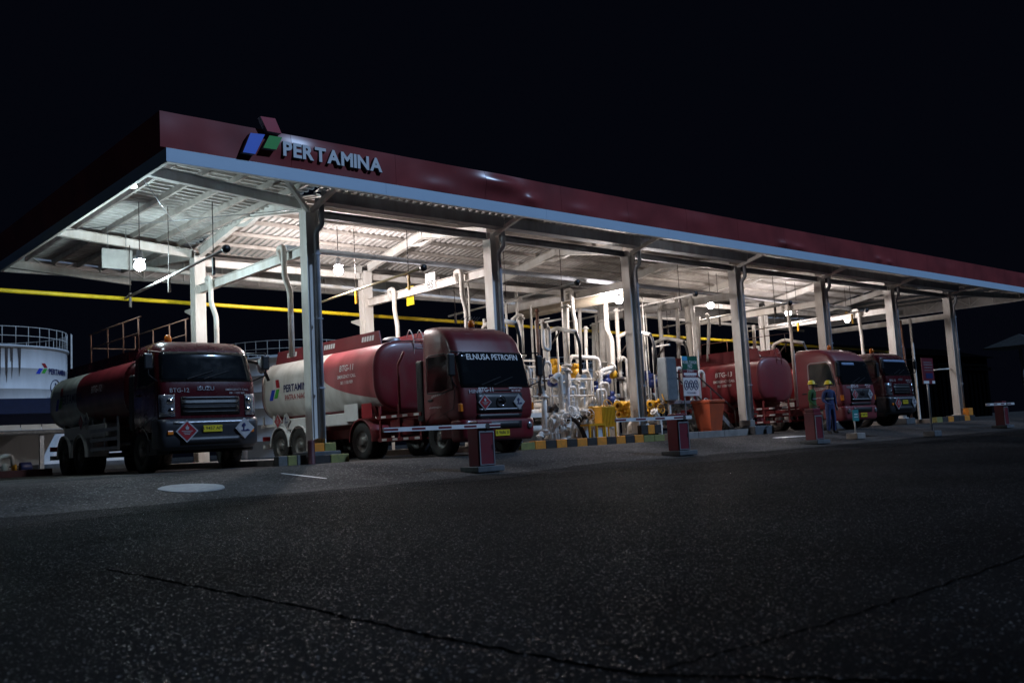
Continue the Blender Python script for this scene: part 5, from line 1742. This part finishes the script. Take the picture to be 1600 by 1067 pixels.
# ------------------------------------------------------------------ things on the pavement
c = MB()
ring = []
k = 40
pts = [(-5.03 + .56 * (1 + .03 * math.sin(5 * 2 * PI * i / k)) * math.cos(2 * PI * i / k), -4.52 + .52 * math.sin(2 * PI * i / k)) for i in range(k)]
c.add([(x, y, gz(y) + .024) for x, y in pts] + [(x, y, gz(y) + .008) for x, y in pts], [tuple(range(k))] + [(i, (i + 1) % k, k + (i + 1) % k, k + i) for i in range(k)])
tag(c.build('manhole_cover', M['pale_disc']), 'pale round cover set in the apron in front of the left truck', 'manhole cover')
def strip(name, pts, w, m, dz, kind=None):
    vs_, fs_ = [], []
    for i, (x, y) in enumerate(pts):
        a, b = pts[max(i - 1, 0)], pts[min(i + 1, len(pts) - 1)]
        d = Vector((b[0] - a[0], b[1] - a[1])).normalized()
        nrm = Vector((-d.y, d.x))
        ww = w * (1 + .5 * math.sin(i * 2.1) * .6)
        for s in (-1, 1):
            X_, Y_ = x + nrm.x * s * ww / 2, y + nrm.y * s * ww / 2
            vs_.append((X_, Y_, gz(Y_) + dz))
    fs_ = [(2 * i, 2 * i + 1, 2 * i + 3, 2 * i + 2) for i in range(len(pts) - 1)]
    return struct(MB().add(vs_, fs_).build(name, m))
def wob(p, n, amp, seed):
    rnd = random.Random(seed)
    out = []
    for a, b in zip(p, p[1:]):
        for i in range(n):
            t = i / n
            out.append((lerp(a[0], b[0], t) + rnd.uniform(-amp, amp), lerp(a[1], b[1], t) + rnd.uniform(-amp, amp)))
    out.append(p[-1])
    return out
strip('asphalt_crack', wob([(-9.23, -12.96), (-9.04, -15.51), (-9.03, -17.06), (-8.98, -18.21), (-8.75, -18.6), (-8.4, -19.2)], 24, .02, 3), .026, M['tar'], .004)
strip('asphalt_crack', wob([(-8.98, -18.21), (-8.01, -18.3), (-6.3, -18.27), (-3, -18.1)], 24, .02, 8), .014, M['tar'], .004)
strip('asphalt_seam', wob([(-40, -8.4), (-8, -8.0), (6, -8.6), (40, -9.2)], 20, .03, 4), .03, M['tar'], .004)
strip('lane_line', [(-2.79, -3.51), (-2.62, -4.1), (-2.45, -4.65)], .07, M['white_paint'], .02)
strip('bay_line', [(14.4, -3.5), (15.2, -3.55), (16.3, -3.6), (17.0, -3.6)], .16, M['white_paint'], .02)
strip('apron_line', [(-30, 4.6), (-5.06, 3.69), (-4.17, 1.21)], .10, M['concrete'], .02)

# ------------------------------------------------------------------ workers
def person(lab, loc, rz, top, bottom, arms):
    """standing worker in coveralls and helmet; skin-modifier body baked to one mesh"""
    t = thing('person', lab, 'person', loc, rz, 'workers')
    V, E, Rr = [], [], []
    def add(p, r, par=None):
        V.append(p)
        Rr.append(r)
        if par is not None:
            E.append((par, len(V) - 1))
        return len(V) - 1
    pel = add((0, 0, .95), (.165, .12))
    w1 = add((0, 0, 1.12), (.155, .11), pel)
    ch = add((0, -.01, 1.32), (.185, .125), w1)
    up = add((0, 0, 1.45), (.13, .09), ch)
    nk = add((0, 0, 1.52), (.055, .055), up)
    hd = add((0, -.02, 1.60), (.075, .085), nk)
    hd2 = add((0, -.015, 1.70), (.075, .09), hd)
    for s in (-1, 1):
        hp = add((s * .10, 0, .88), (.10, .105), pel)
        kn = add((s * .12, -.02, .50), (.078, .082), hp)
        an = add((s * .13, .02, .10), (.06, .065), kn)
        he = add((s * .135, 0, .05), (.052, .06), an)
        add((s * .15, -.17, .04), (.045, .035), he)
        sh = add((s * .20, 0, 1.42), (.075, .075), up)
        el, wr, hn = arms[0 if s < 0 else 1]
        e_ = add((s * el[0], el[1], el[2]), (.055, .055), sh)
        w_ = add((s * wr[0], wr[1], wr[2]), (.036, .036), e_)
        h_ = add((s * hn[0], hn[1], hn[2]), (.036, .028), w_)
        d = (Vector(hn) - Vector(wr)).normalized()
        for k in range(4):
            b = Vector((s * hn[0], hn[1], hn[2])) + Vector((0, (k - 1.5) * .020, 0))
            dd = Vector((s * d[0], d[1], d[2]))
            f1 = add(tuple(b + dd * .055), (.0095, .0095), h_)
            add(tuple(b + dd * (.10 - .01 * abs(k - 1.5)) + Vector((-s * .012, 0, 0))), (.008, .008), f1)
        add((s * hn[0], hn[1] - .055, hn[2] - .01), (.010, .010), h_)
    me = bpy.data.meshes.new('body')
    me.from_pydata(V, E, [])
    o = bpy.data.objects.new('body', me)
    COL.objects.link(o)
    md = o.modifiers.new('s', 'SKIN')
    for i, sv in enumerate(me.skin_vertices[0].data):
        sv.radius = Rr[i]
        sv.use_root = (i == 0)
    sb = o.modifiers.new('d', 'SUBSURF')
    sb.levels = sb.render_levels = 1
    dg = bpy.context.evaluated_depsgraph_get()
    nm = bpy.data.meshes.new_from_object(o.evaluated_get(dg))
    nm.name = 'body'
    bpy.data.objects.remove(o)
    for m in (top, bottom, mat('skin', (.30, .17, .11), .6), M['black_plastic']):
        nm.materials.append(m)
    hands = [Vector((s * arms[i][1][0], arms[i][1][1], arms[i][1][2])) for i, s in ((0, -1), (1, 1))]
    for p in nm.polygons:
        c = p.center
        p.use_smooth = True
        if c.z > 1.525:
            p.material_index = 2
        elif c.z < .11:
            p.material_index = 3
        elif min((c - h).length for h in hands) < .24 and min(c.z - h.z for h in hands) < -.015 and abs(c.x) > .2:
            p.material_index = 2
        elif c.z < .98 and abs(c.x) < .26:
            p.material_index = 1
        else:
            p.material_index = 0
    b = link('body', nm, t)
    hm = MB().lathe([(.001, .125), (.05, .120), (.09, .095), (.115, .05), (.122, .0), (.145, -.012), (.145, -.02), (.118, -.018)], (0, -.01, 1.715), n=20)
    hm.box((-.07, -.185, 1.700), (.07, -.12, 1.708))
    hm.build('helmet', M['plate_yellow'], t)
    f = MB()
    f.lathe([(.001, .02), (.014, .0), (.016, -.03), (.001, -.035)], (0, -.115, 1.615), n=8)
    f.build('nose', mat('skin', (.30, .17, .11), .6), b)
    e = MB()
    for s in (-1, 1):
        e.lathe([(.001, -.006), (.010, 0), (.001, .006)], (s * .030, -.098, 1.650), 'y', 8)
    e.box((-.025, -.104, 1.565), (.025, -.100, 1.572))
    e.build('eyes_and_mouth', M['black_print'], b)
    rb = MB()
    for z_, r1, r2 in ((1.20, .178, .13),):
        rb.lathe([(1, -.02), (1, .02)], (0, 0, 0), n=24)
        rb.v = [(x * r1, y * r2 - .005, z_ + zz) for x, y, zz in rb.v]
    rb.build('reflective_band', M['silver'], t)
    return t
green = mat('green_jacket', (.03, .10, .02), .8, var=.4, vs_=6)
navy = mat('navy_trousers', (.015, .025, .05), .85, var=.4)
blue = mat('blue_coverall', (.022, .042, .14), .8, var=.4, vs_=6)
person('worker in green jacket and yellow helmet half hidden behind the boomless barrier', (17.0, -3.42, gz(-3.42) + .012), .25, green, mat('olive_trousers', (.05, .07, .03), .85, var=.4),
       (((.27, .03, 1.16), (.25, -.14, .98), (.20, -.20, .94)), ((.28, .03, 1.16), (.26, -.02, .93), (.26, -.04, .86))))
person('worker in blue coveralls and yellow helmet in front of the red cab', (18.1, -3.40, gz(-3.40) + .012), -.3, blue, blue,
       (((.26, .04, 1.16), (.20, -.12, 1.02), (.14, -.18, 1.0)), ((.28, .03, 1.16), (.27, -.02, .93), (.27, -.04, .86))))
# ------------------------------------------------------------------ storage tanks behind
def storage_tank(lab, X, Y, R, H, seed, marks=None):
    t = thing('storage_tank', lab, 'storage tank', (X, Y, 0))
    prof = [(R, 0)]
    k = 6
    for i in range(k):
        prof += [(R, H * (i + 1) / k - .02), (R + .012, H * (i + 1) / k - .01), (R, H * (i + 1) / k)]
    prof += [(R + .10, H + .002), (R + .10, H + .10), (R - .02, H + .10), (R * .5, H + R * .10), (.01, H + R * .14)]
    MB().lathe(prof, n=72).build('shell', M['storage_white'], t)
    rl = MB()
    kk = 40
    for i in range(kk):
        a = 2 * PI * i / kk
        rl.cyl((R * math.cos(a), R * math.sin(a), H + .1), (R * math.cos(a), R * math.sin(a), H + 1.15), .02, n=5)
    for z in (.62, 1.12):
        rl.tube([(R * math.cos(2 * PI * i / 60), R * math.sin(2 * PI * i / 60), H + z) for i in range(61)], .02, n=5, fil=0)
    rl.build('railing', M['white_pipe'], t)
    # spiral stair stringer
    if marks:
        ang0 = math.atan2(CC.y - Y, CC.x - X)
        def sd(u, v, off=.02):
            a = ang0 + u / R
            return ((R + off) * math.cos(a), (R + off) * math.sin(a), v)
        stp = MB()
        for i in range(26):
            a = lerp(-R * 1.3, -R * .30, i / 25)
            z = lerp(H * .45, H * .98, i / 25)
            p, q_ = sd(a, z, .05), sd(a, z, .75)
            stp.bar(p, q_, .25, .04)
        for off in (.06, .78):
            stp.tube([sd(lerp(-R * 1.3, -R * .30, i / 12), lerp(H * .45, H * .98, i / 12) + (1.0 if off > .5 else 0), off) for i in range(13)], .03, n=5, fil=0)
        stp.build('spiral_stair', M['dark_steel'], t)
        ld = MB()
        for du in (-.2, .2):
            ld.tube([sd(R * 1.40 + du, .3, .25), sd(R * 1.40 + du, H + 1.1, .25)], .03, n=5)
        for i in range(16):
            ld.cyl(sd(R * 1.40 - .2, .5 + i * H / 16, .25), sd(R * 1.40 + .2, .5 + i * H / 16, .25), .02, n=5)
        ld.build('ladder', M['white_pipe'], t)
        rnd = random.Random(2)
        for i in range(9):
            a = R * .26 + rnd.uniform(-.5, .6)
            w_ = rnd.uniform(.06, .16)
            l_ = rnd.uniform(.5, 2.6)
            MB().add([sd(a, H - .05), sd(a + w_, H - .05), sd(a + w_ * .8, H - l_ * .7), sd(a + w_ * .3, H - l_)], [(0, 1, 2, 3)]).build('rust_streak', M['dark_steel'], t)
        u0, z0, s_ = marks
        for pts, m in (([(0, 0), (.34, 0), (.62, .78), (.28, .78)], 'print_blue'), ([(.48, .12), (.80, .12), (1.04, .78), (.72, .78)], 'print_green'), ([(.50, 1.5), (.82, 1.5), (1.06, .90), (.74, .90)], 'print_red')):
            MB().add([sd(u0 + p * s_ * 1.9, z0 + q_ * s_) for p, q_ in pts], [(0, 1, 2, 3)]).build('emblem_mark', M[m], t)
        mb = MB()
        add_text(mb, 'PERTAMINA', .45, lambda u, v: sd(u0 + 2.2 * s_ + u, z0 + .02 + v), .03, sx=.80, align='LEFT')
        mb.build('lettering', M['navy_print'], t)
        mb = MB()
        cu = u0 + 1.48
        ringp = [sd(cu + math.cos(2 * PI * i / 32) * .44, z0 - .72 + math.sin(2 * PI * i / 32) * .44, .03) for i in range(33)]
        mb.tube(ringp, .022, n=5, fil=0)
        mb.build('number_ring', M['navy_print'], t)
        mb = MB()
        add_text(mb, '1', .74, lambda u, v: sd(cu + u, z0 - .98 + v), .03)
        mb.build('number', M['navy_print'], t)
        mb = MB()
        add_text(mb, 'KARANG', .40, lambda u, v: sd(cu + .12 + u, z0 - 1.55 + v), .02)
        mb.build('lettering', M['navy_print'], t)
    return t
storage_tank('white storage tank numbered 1 with emblem and rust streaks at the far left', 1.15, 39.5, 4.4, 6.75, 1, marks=(2.74, 5.32, .40))
storage_tank('pale storage tank behind the gap between the first two trucks', 19.0, 36.5, 4.8, 6.1, 2)
storage_tank('pale storage tank behind the pipework island', 44.5, 39.0, 5.2, 5.6, 3)

# shed with blue roof at the left, pump beside it
sh = thing('pump_shed', 'open shed with dark blue roof and pale eave panels left of the first truck', 'shed', (-8.0, 17.0, 0))
MB().add([(-10, -1, 1.75), (8.1, -1, 1.75), (8.1, 2.6, 2.95), (-10, 2.6, 2.95), (-10, -1, 1.69), (8.1, -1, 1.69), (8.1, 2.6, 2.88), (-10, 2.6, 2.88)], [(0, 1, 2, 3), (7, 6, 5, 4), (0, 4, 5, 1), (1, 5, 6, 2), (2, 6, 7, 3), (3, 7, 4, 0)]).build('roof', M['navy_roof'], sh)
for k in range(26):
    MB().box((-9.95 + k * .694, -1.08, 1.60), (-9.95 + k * .694 + .66, -1.03, 1.78)).build('eave_panel', M['storage_white'], sh)
MB().tube([(-10, -1.2, 1.50), (8.0, -1.2, 1.50)], .09, n=10).build('front_pipe', M['galv'], sh)
for x in (-8.0, -3.0, 2.0, 6.0):
    MB().box((x - .07, -1.1, 0), (x + .07, -.96, 1.59)).build('post', M['galv'], sh)
MB().box((-10, 2.5, 0.35), (10.5, 2.6, 1.6)).build('back_wall', M['storage_white'], sh)
MB().box((-10, 2.48, 0.0), (10.5, 2.58, .345)).build('plinth', M['dark_concrete'], sh)
q = at(25, 725, 12.6)
pu = thing('pump', 'small pump with white swan-neck pipe, yellow coupling and blue motor', 'pump', (q.x - .25, 12.6, 0))
pu.scale = (.62, .62, .75)
MB().tube([(-1.6, 0, .28), (-.42, 0, .28), (-.42, 0, .9), (.25, 0, .9), (.25, 0, .45)], .10, n=12, fil=.3).build('swan_neck', M['storage_white'], pu)
MB().lathe([(.001, -.15), (.22, -.13), (.24, 0), (.22, .13), (.001, .15)], (-.1, 0, .36), 'x', 18).build('volute', M['storage_white'], pu)
MB().lathe([(.001, -.12), (.17, -.10), (.17, .10), (.001, .12)], (.32, 0, .36), 'x', 16).build('coupling', M['yellow'], pu)
MB().lathe([(.001, -.30), (.20, -.28), (.22, -.2), (.22, .25), (.14, .30), (.001, .3)], (.85, 0, .38), 'x', 18).build('motor', M['blue_meter'], pu)
MB().box((-1.2, -.25, 0), (1.3, .25, .12)).build('base_frame', M['galv'], pu)
bw = tag(MB().cbox((-30, 12.9, -.02), (-3.3, 13.2, .3), .02).build('bund_wall', M['storage_white']), 'low white bund wall behind the pump', 'wall')
# dark sheds and racks beyond the right end
bd = thing('dark_building', 'unlit low building with ribbed walls beyond the right end of the canopy', 'building', (58, 16, 0))
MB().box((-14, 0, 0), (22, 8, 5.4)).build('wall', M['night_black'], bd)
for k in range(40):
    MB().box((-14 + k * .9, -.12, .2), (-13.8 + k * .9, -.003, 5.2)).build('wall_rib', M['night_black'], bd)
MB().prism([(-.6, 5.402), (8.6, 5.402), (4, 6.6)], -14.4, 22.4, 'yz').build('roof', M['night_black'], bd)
MB().box((-14, -.3, 4.2), (22, -.14, 4.5)).build('gutter', M['night_black'], bd)
um = thing('shade_roof', 'pale pyramid shade roof on a post at the right edge', 'shelter', (66.5, 8.0, 0))
MB().add([(-2, -2, 5.3), (2, -2, 5.3), (2, 2, 5.3), (-2, 2, 5.3), (0, 0, 6.3), (-2, -2, 5.2), (2, -2, 5.2), (2, 2, 5.2), (-2, 2, 5.2)],
         [(0, 1, 4), (1, 2, 4), (2, 3, 4), (3, 0, 4), (0, 5, 6, 1), (1, 6, 7, 2), (2, 7, 8, 3), (3, 8, 5, 0), (5, 8, 7, 6)]).build('roof', mat('old_canvas', (.05, .055, .055), .7, var=.5), um)
MB().cyl((0, 0, 0), (0, 0, 5.1), .12, n=10).build('post', M['galv'], um)
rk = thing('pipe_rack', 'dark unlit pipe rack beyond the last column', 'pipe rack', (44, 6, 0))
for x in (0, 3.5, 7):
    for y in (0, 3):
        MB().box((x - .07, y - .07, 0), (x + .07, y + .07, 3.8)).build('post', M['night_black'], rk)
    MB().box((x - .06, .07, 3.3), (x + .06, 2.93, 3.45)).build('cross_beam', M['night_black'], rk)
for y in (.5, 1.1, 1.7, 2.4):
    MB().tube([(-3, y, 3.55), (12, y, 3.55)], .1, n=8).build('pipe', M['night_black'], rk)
